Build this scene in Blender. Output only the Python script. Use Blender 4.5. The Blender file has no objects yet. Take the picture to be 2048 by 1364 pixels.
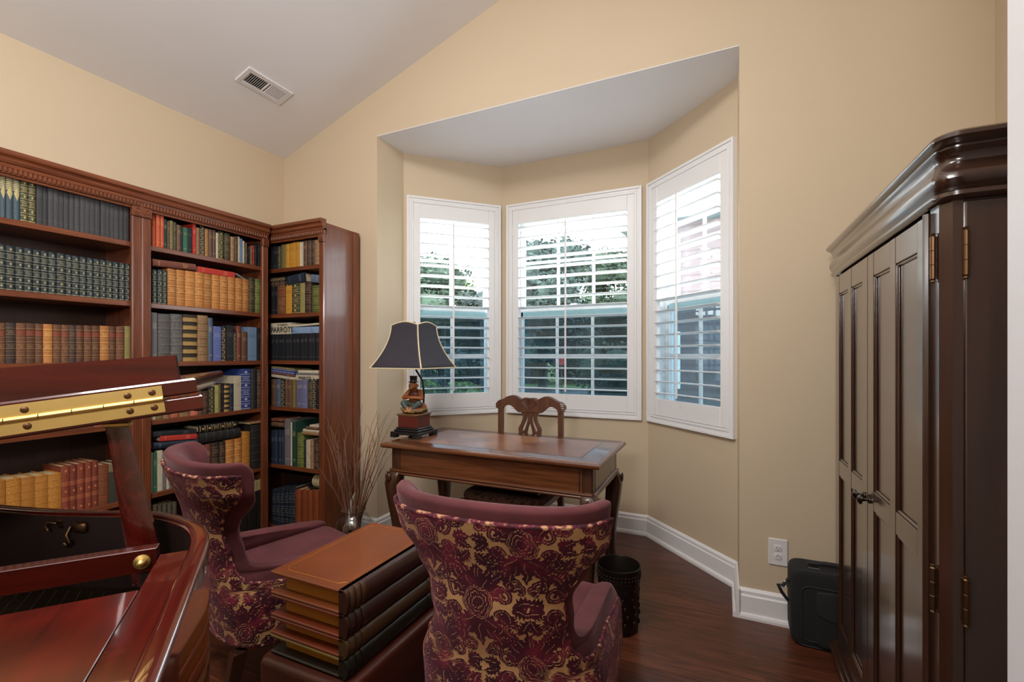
import bpy, bmesh, math, random
import numpy as np
from mathutils import Vector, Matrix
random.seed(7)
sc = bpy.context.scene
col = sc.collection
PI = math.pi

# ------------------------------------------------------------------ camera, world, lights, exposure
cam_d = bpy.data.cameras.new('camera'); cam = bpy.data.objects.new('camera', cam_d); col.objects.link(cam)
cam_d.sensor_width = 36.0; cam_d.lens = 922.87 / 2048 * 36
cam_d.shift_y = 27.7 / 2048; cam_d.clip_start = 0.02; cam_d.clip_end = 300
cam.location = (0, 0, 1.25); cam.rotation_euler = (PI / 2, 0, 0.4291)
sc.camera = cam

world = bpy.data.worlds.new('overcast_sky'); sc.world = world; world.use_nodes = True
bg = world.node_tree.nodes['Background']
bg.inputs[0].default_value = (0.90, 0.95, 1.0, 1); bg.inputs[1].default_value = 11.0

def area(name, loc, target, sx, sy, power, color=(1, 1, 1)):
    d = bpy.data.lights.new(name, 'AREA'); d.shape = 'RECTANGLE'; d.size = sx; d.size_y = sy
    d.energy = power; d.color = color
    o = bpy.data.objects.new(name, d); col.objects.link(o); o.location = loc
    o.rotation_euler = (Vector(target) - Vector(loc)).to_track_quat('-Z', 'Y').to_euler()
    return o
area('ceiling_flash_bounce', (-1.0, 0.10, 3.30), (-1.0, 1.0, 0.6), 1.1, 0.9, 84, (1.0, 0.965, 0.925))  # unseen area light standing in for flash bounced off the ceiling
area('upward_flash_fill', (-0.35, -0.9, 1.9), (-1.1, 0.3, 3.4), 0.5, 0.5, 56, (1.0, 0.97, 0.95))  # added floating fill aimed up to brighten the ceiling; no lamp stands here

vs = sc.view_settings
vs.view_transform = 'Standard'; vs.look = 'None'; vs.gamma = 1.0; vs.use_curve_mapping = False
vs.exposure = 0.0
sc.cycles.use_denoising = True
sc.cycles.max_bounces = 7; sc.cycles.diffuse_bounces = 4; sc.cycles.glossy_bounces = 3; sc.cycles.transparent_max_bounces = 24
sc.cycles.sample_clamp_indirect = 6.0; sc.cycles.caustics_reflective = False; sc.cycles.caustics_refractive = False

# ------------------------------------------------------------------ helpers
def lin(*c):
    if len(c) == 1: c = c[0]
    r = [(x / 255 / 12.92 if x / 255 <= 0.04045 else ((x / 255 + 0.055) / 1.055) ** 2.4) for x in c]
    return (r[0], r[1], r[2], 1)

class NT:
    """tiny node-tree writer"""
    def __init__(s, name, **pr):
        s.m = bpy.data.materials.new(name); s.m.use_nodes = True; s.t = s.m.node_tree
        s.b = s.t.nodes['Principled BSDF']; s.out = s.t.nodes['Material Output']
        for k, v in pr.items(): s.b.inputs[k].default_value = v
    def n(s, typ, ins=None, **at):
        nd = s.t.nodes.new(typ)
        for k, v in at.items(): setattr(nd, k, v)
        for k, v in (ins or {}).items():
            if isinstance(v, bpy.types.NodeSocket): s.t.links.new(v, nd.inputs[k])
            else: nd.inputs[k].default_value = v
        return nd
    def L(s, a, b): s.t.links.new(a, b)
    def math(s, op, a, b=None, c=None, clamp=False):
        nd = s.t.nodes.new('ShaderNodeMath'); nd.operation = op; nd.use_clamp = clamp
        for i, v in enumerate((a, b, c)):
            if v is None: continue
            if isinstance(v, bpy.types.NodeSocket): s.t.links.new(v, nd.inputs[i])
            else: nd.inputs[i].default_value = v
        return nd.outputs[0]
    def mix(s, f, a, b, bt='MIX'):
        nd = s.t.nodes.new('ShaderNodeMix'); nd.data_type = 'RGBA'; nd.blend_type = bt
        for i, v in ((0, f), (6, a), (7, b)):
            if isinstance(v, bpy.types.NodeSocket): s.t.links.new(v, nd.inputs[i])
            else: nd.inputs[i].default_value = v
        return nd.outputs[2]
    def coord(s, which='Object'): return s.n('ShaderNodeTexCoord').outputs[which]
    def mapping(s, vec, scale=(1, 1, 1), loc=(0, 0, 0), rot=(0, 0, 0)):
        return s.n('ShaderNodeMapping', {'Vector': vec, 'Scale': scale, 'Location': loc, 'Rotation': rot}).outputs[0]
    def noise(s, vec, scale, detail=4, rough=.55, dist=0.):
        return s.n('ShaderNodeTexNoise', {'Vector': vec, 'Scale': scale, 'Detail': detail, 'Roughness': rough, 'Distortion': dist}).outputs[0]
    def ramp(s, f, stops):
        nd = s.n('ShaderNodeValToRGB', {'Fac': f}); cr = nd.color_ramp
        while len(cr.elements) < len(stops): cr.elements.new(.5)
        for e, (p, c) in zip(cr.elements, stops): e.position = p; e.color = c if len(c) == 4 else (*c, 1)
        return nd.outputs[0]
    def bump(s, h, strength=.2, dist=.01):
        s.L(s.n('ShaderNodeBump', {'Height': h, 'Strength': strength, 'Distance': dist}).outputs[0], s.b.inputs['Normal'])
    def base(s, c):
        if isinstance(c, bpy.types.NodeSocket): s.L(c, s.b.inputs['Base Color'])
        else: s.b.inputs['Base Color'].default_value = c

def paint(name, c, rough=.6, bump=.05):
    t = NT(name, Roughness=rough); v = t.coord()
    t.base(t.mix(t.noise(v, 2.2, 2), tuple(x * .97 for x in c[:3]) + (1,), tuple(min(1, x * 1.03) for x in c[:3]) + (1,)))
    t.bump(t.noise(v, 260, 3), bump, .002); return t.m
def plain(name, c, rough=.5, metal=0., coat=0., spec=.5):
    t = NT(name, Roughness=rough, Metallic=metal); t.b.inputs['Coat Weight'].default_value = coat
    t.b.inputs['Specular IOR Level'].default_value = spec
    v = t.coord(); t.base(t.mix(t.noise(v, 30, 3), tuple(x * .88 for x in c[:3]) + (1,), tuple(min(1, x * 1.1) for x in c[:3]) + (1,)))
    return t.m
def wood(name, c1, c2, axis=0, rough=.32, coat=.25, scale=1., coat_rough=.12, fig=0., bmp=.06):
    """grain runs along axis (0 x, 1 y, 2 z)"""
    t = NT(name, Roughness=rough); t.b.inputs['Coat Weight'].default_value = coat; t.b.inputs['Coat Roughness'].default_value = coat_rough
    oi = t.n('ShaderNodeObjectInfo').outputs['Random']
    v = t.n('ShaderNodeVectorMath', {0: t.coord(), 1: t.n('ShaderNodeCombineXYZ', {0: t.math('MULTIPLY', oi, 7.), 1: t.math('MULTIPLY', oi, 3.), 2: t.math('MULTIPLY', oi, 5.)}).outputs[0]}, operation='ADD').outputs[0]
    s = [26 * scale] * 3; s[axis] = 1.6 * scale
    g = t.noise(t.mapping(v, s), 1.6, 6, .6, .6)
    s2 = [190 * scale] * 3; s2[axis] = 7 * scale
    g2 = t.noise(t.mapping(v, s2), 1., 2, .5)
    f = t.math('ADD', t.math('MULTIPLY', g, .75), t.math('MULTIPLY', g2, .25))
    if fig:
        s3 = [9 * scale] * 3; s3[(axis + 1) % 3] = 3 * scale
        f = t.math('ADD', t.math('MULTIPLY', f, 1 - fig), t.math('MULTIPLY', t.noise(t.mapping(v, s3), 1.5, 2), fig))
    t.base(t.ramp(f, [(.34, c1), (.66, c2)]))
    t.bump(g2, bmp, .001); return t.m
def glass_thin(name, tint=(.93, .96, .96, 1), refl=.07):
    t = NT(name); t.t.nodes.remove(t.b)
    tr = t.n('ShaderNodeBsdfTransparent', {'Color': tint}); gl = t.n('ShaderNodeBsdfGlossy', {'Roughness': .02})
    lw = t.math('ADD', t.math('MULTIPLY', t.math('POWER', t.n('ShaderNodeLayerWeight').outputs['Facing'], 4.), .55), refl * .6)
    mx = t.n('ShaderNodeMixShader', {0: lw, 1: tr.outputs[0], 2: gl.outputs[0]})
    t.L(mx.outputs[0], t.out.inputs[0]); return t.m

class MB:
    """collects shapes into one mesh"""
    def __init__(s): s.v = []; s.f = []
    def add(s, vs, fs):
        o = len(s.v); s.v += [tuple(p) for p in vs]; s.f += [tuple(i + o for i in q) for q in fs]; return s
    def box(s, x0, x1, y0, y1, z0, z1, c=0.):
        if c <= 0:
            return s.add([(x, y, z) for z in (z0, z1) for y in (y0, y1) for x in (x0, x1)],
                         [(0, 2, 3, 1), (4, 5, 7, 6), (0, 1, 5, 4), (2, 6, 7, 3), (0, 4, 6, 2), (1, 3, 7, 5)])
        c = min(c, (x1 - x0) * .45, (y1 - y0) * .45, (z1 - z0) * .45)
        vs = []; idx = {}
        lo = (x0, y0, z0); hi = (x1, y1, z1)
        for sx in (0, 1):
            for sy in (0, 1):
                for sz in (0, 1):
                    sg = (sx, sy, sz)
                    for a in range(3):
                        p = []
                        for k in range(3):
                            b = hi[k] if sg[k] else lo[k]
                            p.append(b if k == a else (b - c if sg[k] else b + c))
                        idx[(sx, sy, sz, a)] = len(vs); vs.append(p)
        fs = []
        for a in range(3):
            b, d = (a + 1) % 3, (a + 2) % 3
            for sa in (0, 1):
                q = []
                for (sb, sd) in ((0, 0), (1, 0), (1, 1), (0, 1)):
                    g = [0, 0, 0]; g[a] = sa; g[b] = sb; g[d] = sd; q.append(idx[(*g, a)])
                fs.append(tuple(q if sa else q[::-1]))
        for a in range(3):
            b, d = (a + 1) % 3, (a + 2) % 3
            for sb in (0, 1):
                for sd in (0, 1):
                    g0 = [0, 0, 0]; g0[b] = sb; g0[d] = sd; g1 = list(g0); g1[a] = 1
                    q = [idx[(*g0, b)], idx[(*g1, b)], idx[(*g1, d)], idx[(*g0, d)]]
                    fs.append(tuple(q if (sb ^ sd) == 0 else q[::-1]))
        for sx in (0, 1):
            for sy in (0, 1):
                for sz in (0, 1):
                    q = [idx[(sx, sy, sz, k)] for k in range(3)]
                    fs.append(tuple(q if (sx + sy + sz) % 2 else q[::-1]))
        return s.add(vs, fs)
    def extrude(s, prof, p0, p1, ax_u, ax_v, closed=True, caps=True):
        """profile (u,v) swept from p0 to p1 with u,v along ax_u, ax_v"""
        p0, p1, au, av = map(Vector, (p0, p1, ax_u, ax_v)); n = len(prof)
        vs = [p + au * u + av * w for p in (p0, p1) for u, w in prof]
        fs = [(i, (i + 1) % n, n + (i + 1) % n, n + i) for i in range(n if closed else n - 1)]
        if caps: fs += [tuple(range(n))[::-1], tuple(range(n, 2 * n))]
        return s.add(vs, fs)
    def loft(s, rings, cap=True, closed=True):
        n = len(rings[0]); vs = [p for r in rings for p in r]; fs = []
        for i in range(len(rings) - 1):
            for j in range(n if closed else n - 1):
                k = (j + 1) % n; fs.append((i * n + j, i * n + k, (i + 1) * n + k, (i + 1) * n + j))
        if cap: fs += [tuple(range(n))[::-1], tuple(range((len(rings) - 1) * n, len(rings) * n))]
        return s.add(vs, fs)
    def lathe(s, prof, c=(0, 0, 0), n=24, cap=True):
        return s.loft([[(c[0] + r * math.cos(2 * PI * j / n), c[1] + r * math.sin(2 * PI * j / n), c[2] + z) for j in range(n)] for r, z in prof], cap)
    def lathe_x(s, prof, c=(0, 0, 0), n=16, axis='x', cap=True):
        R = []
        for r, h in prof:
            q = []
            for j in range(n):
                a, b = r * math.cos(2 * PI * j / n), r * math.sin(2 * PI * j / n)
                q.append((c[0] + h, c[1] + a, c[2] + b) if axis == 'x' else (c[0] + b, c[1] + h, c[2] + a))
            R.append(q)
        return s.loft(R, cap)
    def tube(s, pts, r, n=8, cap=True):
        pts = [Vector(p) for p in pts]; m = len(pts); R = []; up = Vector((0, 0, 1)); pu = None
        for i, p in enumerate(pts):
            d = (pts[min(i + 1, m - 1)] - pts[max(i - 1, 0)]).normalized()
            if pu is None: u = d.cross(up if abs(d.z) < .95 else Vector((1, 0, 0))).normalized()
            else: u = (pu - d * pu.dot(d)).normalized()
            pu = u; w = d.cross(u); rr = r[i] if isinstance(r, (list, tuple)) else r
            R.append([p + u * rr * math.cos(2 * PI * j / n) + w * rr * math.sin(2 * PI * j / n) for j in range(n)])
        return s.loft(R, cap)
    def sell(s, c, r, e1=1., e2=1., n=24, m=14, fn=None):
        """superellipsoid, exponents under 1 square it off; fn bends points"""
        def pw(a, e): return math.copysign(abs(a) ** e, a)
        R = []
        for i in range(m + 1):
            la = -PI / 2 + PI * i / m
            q = []
            for j in range(n):
                lo = 2 * PI * j / n
                p = (c[0] + r[0] * pw(math.cos(la), e1) * pw(math.cos(lo), e2), c[1] + r[1] * pw(math.cos(la), e1) * pw(math.sin(lo), e2), c[2] + r[2] * pw(math.sin(la), e1))
                q.append(fn(*p) if fn else p)
            R.append(q)
        return s.loft(R, True)
    def capsule(s, a, b, ra, rb, n=10): 
        a, b = Vector(a), Vector(b); d = (b - a).normalized()
        pts = [a - d * ra * .9, a - d * ra * .5, a, b, b + d * rb * .5, b + d * rb * .9]
        return s.tube(pts, [ra * .35, ra * .85, ra, rb, rb * .85, rb * .35], n)
    def move(s, m):
        s.v = [tuple(m @ Vector(p)) for p in s.v]; return s
    def mesh(s, name, smooth=False, ang=None, weld=False):
        me = bpy.data.meshes.new(name); me.from_pydata(s.v, [], s.f); me.update()
        bm = bmesh.new(); bm.from_mesh(me)
        if weld: bmesh.ops.remove_doubles(bm, verts=bm.verts, dist=1e-5)
        bmesh.ops.recalc_face_normals(bm, faces=bm.faces)
        if smooth:
            lim = math.radians(ang if ang else 40)
            for f in bm.faces: f.smooth = True
            for e in bm.edges:
                if len(e.link_faces) == 2 and e.calc_face_angle(0) > lim: e.smooth = False
        bm.to_mesh(me); bm.free(); return me
    def build(s, name, mat, parent=None, smooth=False, ang=None, subsurf=0, weld=False, loc=None):
        return link(name, s.mesh(name, smooth or subsurf > 0, 180 if subsurf else ang, weld), mat, parent, subsurf, loc)

def link(name, me, mat, parent=None, subsurf=0, loc=None):
    if mat is not None and len(me.materials) == 0: me.materials.append(mat)
    o = bpy.data.objects.new(name, me); col.objects.link(o)
    if parent is not None: o.parent = parent
    if loc is not None: o.location = loc
    if subsurf:
        md = o.modifiers.new('subsurf', 'SUBSURF'); md.levels = subsurf; md.render_levels = subsurf
    return o
def tag(o, label=None, cat=None, group=None, kind=None):
    if label: o['label'] = label
    if cat: o['category'] = cat
    if group: o['group'] = group
    if kind: o['kind'] = kind
    return o
def empty(name, loc=(0, 0, 0), rz=0.):
    o = bpy.data.objects.new(name, None); col.objects.link(o); o.location = loc; o.rotation_euler = (0, 0, rz); o.empty_display_size = .1; return o
def copy_tree(o, parent=None):
    c = o.copy(); col.objects.link(c); c.parent = parent
    for ch in list(o.children): copy_tree(ch, c)
    return c

# ------------------------------------------------------------------ materials
M = {}
M['wall'] = paint('beige_wall_paint', (.615, .495, .345, 1), .65)
M['ceiling'] = paint('white_ceiling_paint', (.86, .85, .86, 1), .8)
M['white'] = paint('white_trim_paint', (.82, .80, .80, 1), .35, .01)
M['shutter'] = paint('white_shutter_paint', (.84, .835, .84, 1), .35, .01)
M['jamb'] = paint('pale_grey_jamb_paint', (.74, .725, .74, 1), .5)
M['vinyl'] = plain('white_vinyl', (.80, .82, .83, 1), .4)
M['glass'] = glass_thin('window_glass')
M['cherry'] = wood('cherry_bookcase_wood', lin(86, 43, 24), lin(130, 70, 40), 0, .34, .3)
M['cherry_v'] = wood('cherry_bookcase_wood_upright', lin(86, 43, 24), lin(130, 70, 40), 2, .34, .3)
M['cherry_dk'] = wood('cherry_back_panel_wood', lin(52, 32, 24), lin(66, 42, 32), 2, .5, .05)
M['desk'] = wood('walnut_desk_wood', lin(74, 40, 22), lin(116, 68, 38), 0, .25, .45)
M['desk_v'] = wood('walnut_desk_leg_wood', lin(52, 30, 20), lin(82, 50, 32), 2, .34, .35)
M['chairwood'] = wood('carved_chair_wood', lin(76, 46, 32), lin(104, 68, 50), 2, .38, .25)
M['piano'] = wood('polished_mahogany', lin(54, 9, 6), lin(92, 21, 12), 1, .22, 1., 1., .04, 0., .01)
M['piano_x'] = wood('polished_mahogany_crosswise', lin(52, 10, 7), lin(84, 20, 12), 0, .22, 1., 1., .05, 0., .01)
M['piano_fig'] = wood('ribbon_mahogany', lin(44, 6, 3), lin(100, 20, 8), 1, .3, .5, .6, .06, .5, .01)
M['piano_dk'] = plain('piano_black_and_cavity_shade', (.016, .006, .005, 1), .5)  # rail supports, and the shade painted inside the rim
M['iron'] = plain('bronze_painted_iron', lin(58, 44, 24), .4, .7)
M['brass'] = plain('polished_brass', lin(226, 196, 122), .42, 1.)
M['brass_dk'] = plain('aged_brass', lin(112, 84, 60), .42, 1.)
M['espresso'] = wood('espresso_armoire_wood', lin(46, 28, 19), lin(66, 41, 29), 2, .26, 1., 1., .17)
_e = M['espresso'].node_tree.nodes['Principled BSDF']; _e.inputs['Coat IOR'].default_value = 1.75
M['pewter'] = plain('dark_pewter', lin(88, 80, 72), .3, 1.)
M['black'] = plain('black_lacquer', (.012, .012, .013, 1), .3, 0, .3)
M['plastic'] = plain('white_plastic', (.76, .73, .72, 1), .4)
M['slot'] = plain('dark_slot', (.02, .02, .02, 1), .6)
M['nylon'] = plain('black_nylon_cloth', (.010, .010, .0105, 1), .8)
M['nylon2'] = plain('black_nylon_trim', (.016, .016, .017, 1), .7)
M['chrome'] = plain('bright_chrome', (.7, .7, .7, 1), .2, 1.)
M['paper'] = plain('aged_paper', lin(186, 164, 126), .85)
M['white_paper'] = plain('white_paper', lin(214, 208, 198), .8)
M['twig'] = plain('dry_twig_bark', lin(136, 96, 74), .8)
M['cone'] = plain('pine_cone_brown', lin(58, 42, 34), .7)
# ------------------------------------------------------------------ room shell
XW, XR, D, YF = -3.042, 0.985, 2.473, -2.6        # left wall, right wall, back wall, wall behind the camera
RX, RZ, ZP = -1.0285, 3.429, 2.741                # ridge x, ridge height, eave height
BL, BR, RD, BS, ZB = -2.141, 0.071, 0.286, 0.544, 2.737   # bay opening, reveal depth, bay splay, bay head
YB = D + RD + BS
TH = .15
def struct(name, mb, mat, label, cat):
    o = mb.build(name, mat); tag(o, label, cat, kind='structure'); return o
# floor slab and planks
fl = struct('floor', MB().box(XW - .1, XR + .1, YF - .1, YB + .3, -.12, -.012), plain('floor_joint_dark', lin(26, 14, 9), .6), 'dark reddish-brown hardwood floor of long planks', 'floor')
def plank_mat():
    t = NT('oak_floor_stain', Roughness=.34); t.b.inputs['Coat Weight'].default_value = .15; t.b.inputs['Coat Roughness'].default_value = .25
    oi = t.n('ShaderNodeObjectInfo').outputs['Random']
    off = t.n('ShaderNodeCombineXYZ', {0: t.math('MULTIPLY', oi, 31.), 1: t.math('MULTIPLY', oi, 13.), 2: 0.}).outputs[0]
    v = t.n('ShaderNodeVectorMath', {0: t.coord(), 1: off}, operation='ADD').outputs[0]
    g = t.noise(t.mapping(v, (2.2, 34, 10)), 1.5, 6, .62, 1.1)
    g2 = t.noise(t.mapping(v, (9, 260, 10)), 1., 3, .6)
    f = t.math('ADD', t.math('MULTIPLY', g, .7), t.math('MULTIPLY', g2, .3))
    c = t.ramp(f, [(.36, lin(46, 22, 14)), (.52, lin(96, 50, 32)), (.68, lin(128, 72, 48))])
    t.base(t.mix(t.math('MULTIPLY', oi, .45), c, lin(52, 24, 16)))
    t.bump(g2, .15, .001); return t.m
M['plank'] = plank_mat()
PW = .127
lens = [1.22, .92, 1.52]
pm = {l: MB().box(.0004, l - .0004, .0004, PW - .0004, -.012, 0).mesh('plank') for l in lens}
rp = random.Random(3); y = -.12; row = 0
while y < YB + .02:
    x = XW - rp.random() * .8
    while x < XR:
        l = rp.choice(lens)
        if x + l > XW + .02 and not (y > D and (x + l < BL - .1 or x > BR + .1)):
            o = link('plank', pm[l], M['plank'], fl); o.location = (x, y, 0)
        x += l
    y += PW; row += 1
MB().box(XW - .1, XR + .1, YF, -.125, -.02, -.001).build('boards_behind', M['plank'], fl)

# walls
struct('wall_left', MB().box(XW - TH, XW, YF, D + TH, 0, ZP + .02), M['wall'], 'beige painted wall behind the two long bookcases', 'wall')
struct('wall_right', MB().box(XR, XR + TH, YF, D + TH, 0, ZP + .02), M['wall'], 'beige painted wall the armoire stands against', 'wall')
def gable(y0, y1, opening=None):
    b = MB()
    out = [(XW - TH, 0), (BL, 0), (BL, ZB), (BR, ZB), (BR, 0), (XR + TH, 0), (XR + TH, ZP), (RX, RZ), (XW - TH, ZP)] if opening else [(XW - TH, 0), (XR + TH, 0), (XR + TH, ZP), (RX, RZ), (XW - TH, ZP)]
    if opening:
        for poly in ([(XW - TH, 0), (BL, 0), (BL, ZP), (XW - TH, ZP)], [(BR, 0), (XR + TH, 0), (XR + TH, ZP), (BR, ZP)], [(XW - TH, ZP), (XR + TH, ZP), (RX, RZ + .03)]):
            b.extrude(poly, (0, y0, 0), (0, y1, 0), (1, 0, 0), (0, 0, 1))
    else: b.extrude(out, (0, y0, 0), (0, y1, 0), (1, 0, 0), (0, 0, 1))
    return b
struct('wall_back', gable(D, D + .10, True), M['wall'], 'beige gable wall opening into the bay window', 'wall')
struct('wall_front', gable(YF - TH, YF), M['wall'], 'beige gable wall behind the camera', 'wall')
sl = (RZ - ZP) / (RX - XW)
cb = MB()
cb.extrude([(XW - TH, ZP - sl * TH), (RX, RZ), (XR + TH, ZP - sl * TH), (XR + TH, ZP + .25), (RX, RZ + .25), (XW - TH, ZP + .25)], (0, YF - TH, 0), (0, D + .02, 0), (1, 0, 0), (0, 0, 1))
struct('ceiling', cb, M['ceiling'], 'white vaulted ceiling sloping down to the bookcase wall', 'ceiling')
struct('ceiling_bay', MB().extrude([(BL, D + .0005), (BR, D + .0005), (BR, D + .1), (BR + .1, D + .1), (BR + .1, D + RD), (BR - BS + .1, YB + .1), (BL + BS - .1, YB + .1), (BL - .1, D + RD), (BL - .1, D + .1), (BL, D + .1)], (0, 0, ZB), (0, 0, ZP - .0002), (1, 0, 0), (0, 1, 0)), M['ceiling'], 'flat white ceiling of the bay window', 'ceiling')
# bay reveals
struct('wall_reveal_left', MB().box(BL - TH, BL, D + .10, D + RD + .03, 0, ZB), M['wall'], 'narrow beige side wall where the bay begins beside the corner bookcase', 'wall')
struct('wall_reveal_right', MB().box(BR, BR + TH, D + .10, D + RD + .03, 0, ZB), M['wall'], 'narrow beige side wall where the bay begins near the outlet', 'wall')
# white doorway end wall close to the camera
struct('trim_1', MB().box(.300, XR + .05, .609, .729, 0, 3.1, .003), M['jamb'], 'pale painted end of the doorway wall in front of the armoire', 'door jamb')

# baseboards (profile: out, up)
BP = [(0, 0), (.030, 0), (.030, .012), (.026, .022), (.018, .026), (.018, .104), (.013, .111), (.013, .126), (.006, .136), (0, .138)]
def baseboard(name, segs, label):
    b = MB()
    for (p, q, nrm) in segs: b.extrude(BP, (*p, 0), (*q, 0), (*nrm, 0), (0, 0, 1))
    struct(name, b, M['white'], label, 'baseboard')
k = math.sqrt(.5); e = .030
baseboard('baseboard_back', [((BR, D), (XR, D), (0, -1))], 'white baseboard under the outlet and the black bag')
baseboard('baseboard_reveal_right', [((BR, D - .030), (BR, D + RD), (-1, 0))], 'short white baseboard turning the bay corner near the outlet')
baseboard('baseboard_bay_right', [((BR, D + RD), (BR - BS, YB), (-k, -k))], 'white baseboard along the slanted bay wall beside the waste bin')
baseboard('baseboard_bay_center', [((BL + BS, YB), (BR - BS, YB), (0, -1))], 'white baseboard along the middle bay wall behind the desk')
baseboard('baseboard_bay_left', [((BL, D + RD), (BL + BS, YB), (k, -k))], 'white baseboard along the slanted bay wall behind the lamp end of the desk')
baseboard('baseboard_reveal_left', [((BL, D - .030), (BL, D + RD), (1, 0))], 'short white baseboard turning the bay corner by the twigs')
baseboard('baseboard_left', [((-2.28, D), (BL, D), (0, -1))], 'short white baseboard between corner bookcase and bay')

# ------------------------------------------------------------------ bay walls and shuttered windows
def screen_mat():
    t = NT('insect_screen_mesh'); t.t.nodes.remove(t.b)
    tr = t.n('ShaderNodeBsdfTransparent', {'Color': (.50, .60, .66, 1)}); df = t.n('ShaderNodeBsdfDiffuse', {'Color': (.10, .14, .165, 1)})
    t.L(t.n('ShaderNodeMixShader', {0: .34, 1: tr.outputs[0], 2: df.outputs[0]}).outputs[0], t.out.inputs[0]); return t.m
M['screen'] = screen_mat()
M['tealstrip'] = plain('pale_teal_reflection', lin(156, 196, 202), .4)
WZ0, WZ1 = .794, 2.426
CW = .045
def bay_window(idx, org, ang, length, t0, t1, cols, wall_name, wall_label, label, rod_frac):
    ca, sa = math.cos(ang), math.sin(ang)
    wl = MB()
    ox0, ox1, oz0, oz1 = t0 + CW - .005, t1 - CW + .005, WZ0 + CW, WZ1 - CW + .01
    ext = .06
    wl.box(-ext, ox0, 0, TH, 0, ZB); wl.box(ox1, length + ext, 0, TH, 0, ZB); wl.box(ox0, ox1, 0, TH, 0, oz0); wl.box(ox0, ox1, 0, TH, oz1, ZB)
    w = struct(wall_name, wl, M['wall'], wall_label, 'wall'); w.location = (*org, 0); w.rotation_euler[2] = ang
    if ang > .1 or ang < -.1: pass
    r = empty('window_%d' % idx, (*org, 0), ang); tag(r, label, 'window', kind='structure')
    # casing: stepped frame on the wall face
    c = MB()
    for d0, d1, yo in ((0, .016, -.026), (.016, .034, -.018), (.034, CW + .004, -.022)):
        a0, a1, b0, b1 = t0 + d0, t1 - d0, WZ0 + d0, WZ1 - d0
        i0, i1, j0, j1 = t0 + d1, t1 - d1, WZ0 + d1, WZ1 - d1
        c.box(a0, i0, yo, .004, b0, b1, .002); c.box(i1, a1, yo, .004, b0, b1, .002)
        c.box(i0, i1, yo, .004, b0, j0, .002); c.box(i0, i1, yo, .004, j1, b1, .002)
    c.build('casing', M['shutter'], r)
    # shutter panel
    s0, s1, z0, z1 = t0 + CW + .004, t1 - CW - .004, WZ0 + CW + .006, WZ1 - CW + .002
    st, rt, rb = .052, .112, .112
    f = MB().box(s0, s0 + st, -.014, .016, z0, z1, .003).box(s1 - st, s1, -.014, .016, z0, z1, .003)
    f.box(s0 + st, s1 - st, -.014, .016, z0, z0 + rb, .003).box(s0 + st, s1 - st, -.014, .016, z1 - rt, z1, .003)
    sh = f.build('shutter', M['shutter'], r)
    l0, l1, q0, q1 = s0 + st, s1 - st, z0 + rb, z1 - rt
    n = 17; pitch = (q1 - q0) / n
    prof = [(.0435 * math.cos(2 * PI * j / 14), .0055 * math.sin(2 * PI * j / 14)) for j in range(14)]
    lm = MB().extrude(prof, (l0 + .002, 0, 0), (l1 - .002, 0, 0), (0, 1, 0), (0, 0, 1)).mesh('louver', True, 60)
    for i in range(n):
        o = link('louver', lm, M['shutter'], sh); o.location = (0, .004, q0 + pitch * (i + .5)); o.rotation_euler[0] = math.radians(random.uniform(-2.5, 1.5) - 3)
    xr = l0 + (l1 - l0) * rod_frac
    MB().box(xr - .006, xr + .006, -.052, -.041, q0 + .02, q1 - .02, .002).build('tilt_rod', M['shutter'], sh)
    for hx in ((s0 + .001,) if idx < 3 else (s1 - .001,)):
        for hz in (z0 + .12, z1 - .2): MB().lathe([(.004, 0), (.004, .06)], (hx, -.016, hz), 8).build('hinge', M['shutter'], sh)
    MB().box(xr - .004, xr + .004, -.016, -.013, z0 + rb - .045, z0 + rb - .02).build('rod_notch_shadow', M['jamb'], sh)  # grey block painted for the faint shadow in the rod's notch
    # jamb liner and sashes
    j = MB(); y0, y1 = .018, TH + .03
    j.box(ox0 - .004, ox0 + .018, y0, y1, oz0, oz1).box(ox1 - .018, ox1 + .004, y0, y1, oz0, oz1).box(ox0, ox1, y0, y1, oz0 - .004, oz0 + .018).box(ox0, ox1, y0, y1, oz1 - .018, oz1 + .004)
    j.build('jamb_liner', M['vinyl'], r)
    a0, a1, b0, b1 = ox0 + .018, ox1 - .018, oz0 + .018, oz1 - .018
    zm = b0 + (b1 - b0) * .50
    for si, (u0, u1, yy) in enumerate(((b0, zm + .018, .105), (zm - .018, b1, .135))):
        fw = .040
        sm = MB().box(a0, a0 + fw, yy - .015, yy + .015, u0, u1, .003).box(a1 - fw, a1, yy - .015, yy + .015, u0, u1, .003)
        sm.box(a0 + fw, a1 - fw, yy - .015, yy + .015, u0, u0 + fw, .003).box(a0 + fw, a1 - fw, yy - .015, yy + .015, u1 - fw, u1, .003)
        so = sm.build('sash', M['vinyl'], r)
        g0, g1, h0, h1 = a0 + fw, a1 - fw, u0 + fw, u1 - fw
        mw = .011
        for i in range(1, cols):
            xx = g0 + (g1 - g0) * i / cols; MB().box(xx - mw, xx + mw, yy - .008, yy + .008, h0, h1, .002).build('muntin', M['vinyl'], so)
        zz = (h0 + h1) / 2; MB().box(g0, g1, yy - .007, yy + .007, zz - mw, zz + mw, .002).build('muntin', M['vinyl'], so)
        for i in range(cols):
            for kk in range(2):
                MB().box(g0 + (g1 - g0) * i / cols, g0 + (g1 - g0) * (i + 1) / cols, yy - .002, yy + .002, h0 + (h1 - h0) * kk / 2, h0 + (h1 - h0) * (kk + 1) / 2).build('pane', M['glass'], so)
    MB().box(a0, a1, .1615, .1625, b0, zm).build('insect_screen', M['screen'], r)
    MB().box(a0 + .02, a1 - .02, .090, .094, zm - .075, zm - .024, .001).build('pane_reflection_strip', M['tealstrip'], r)  # teal bar painted for the reflection and tint of overlapping panes
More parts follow.
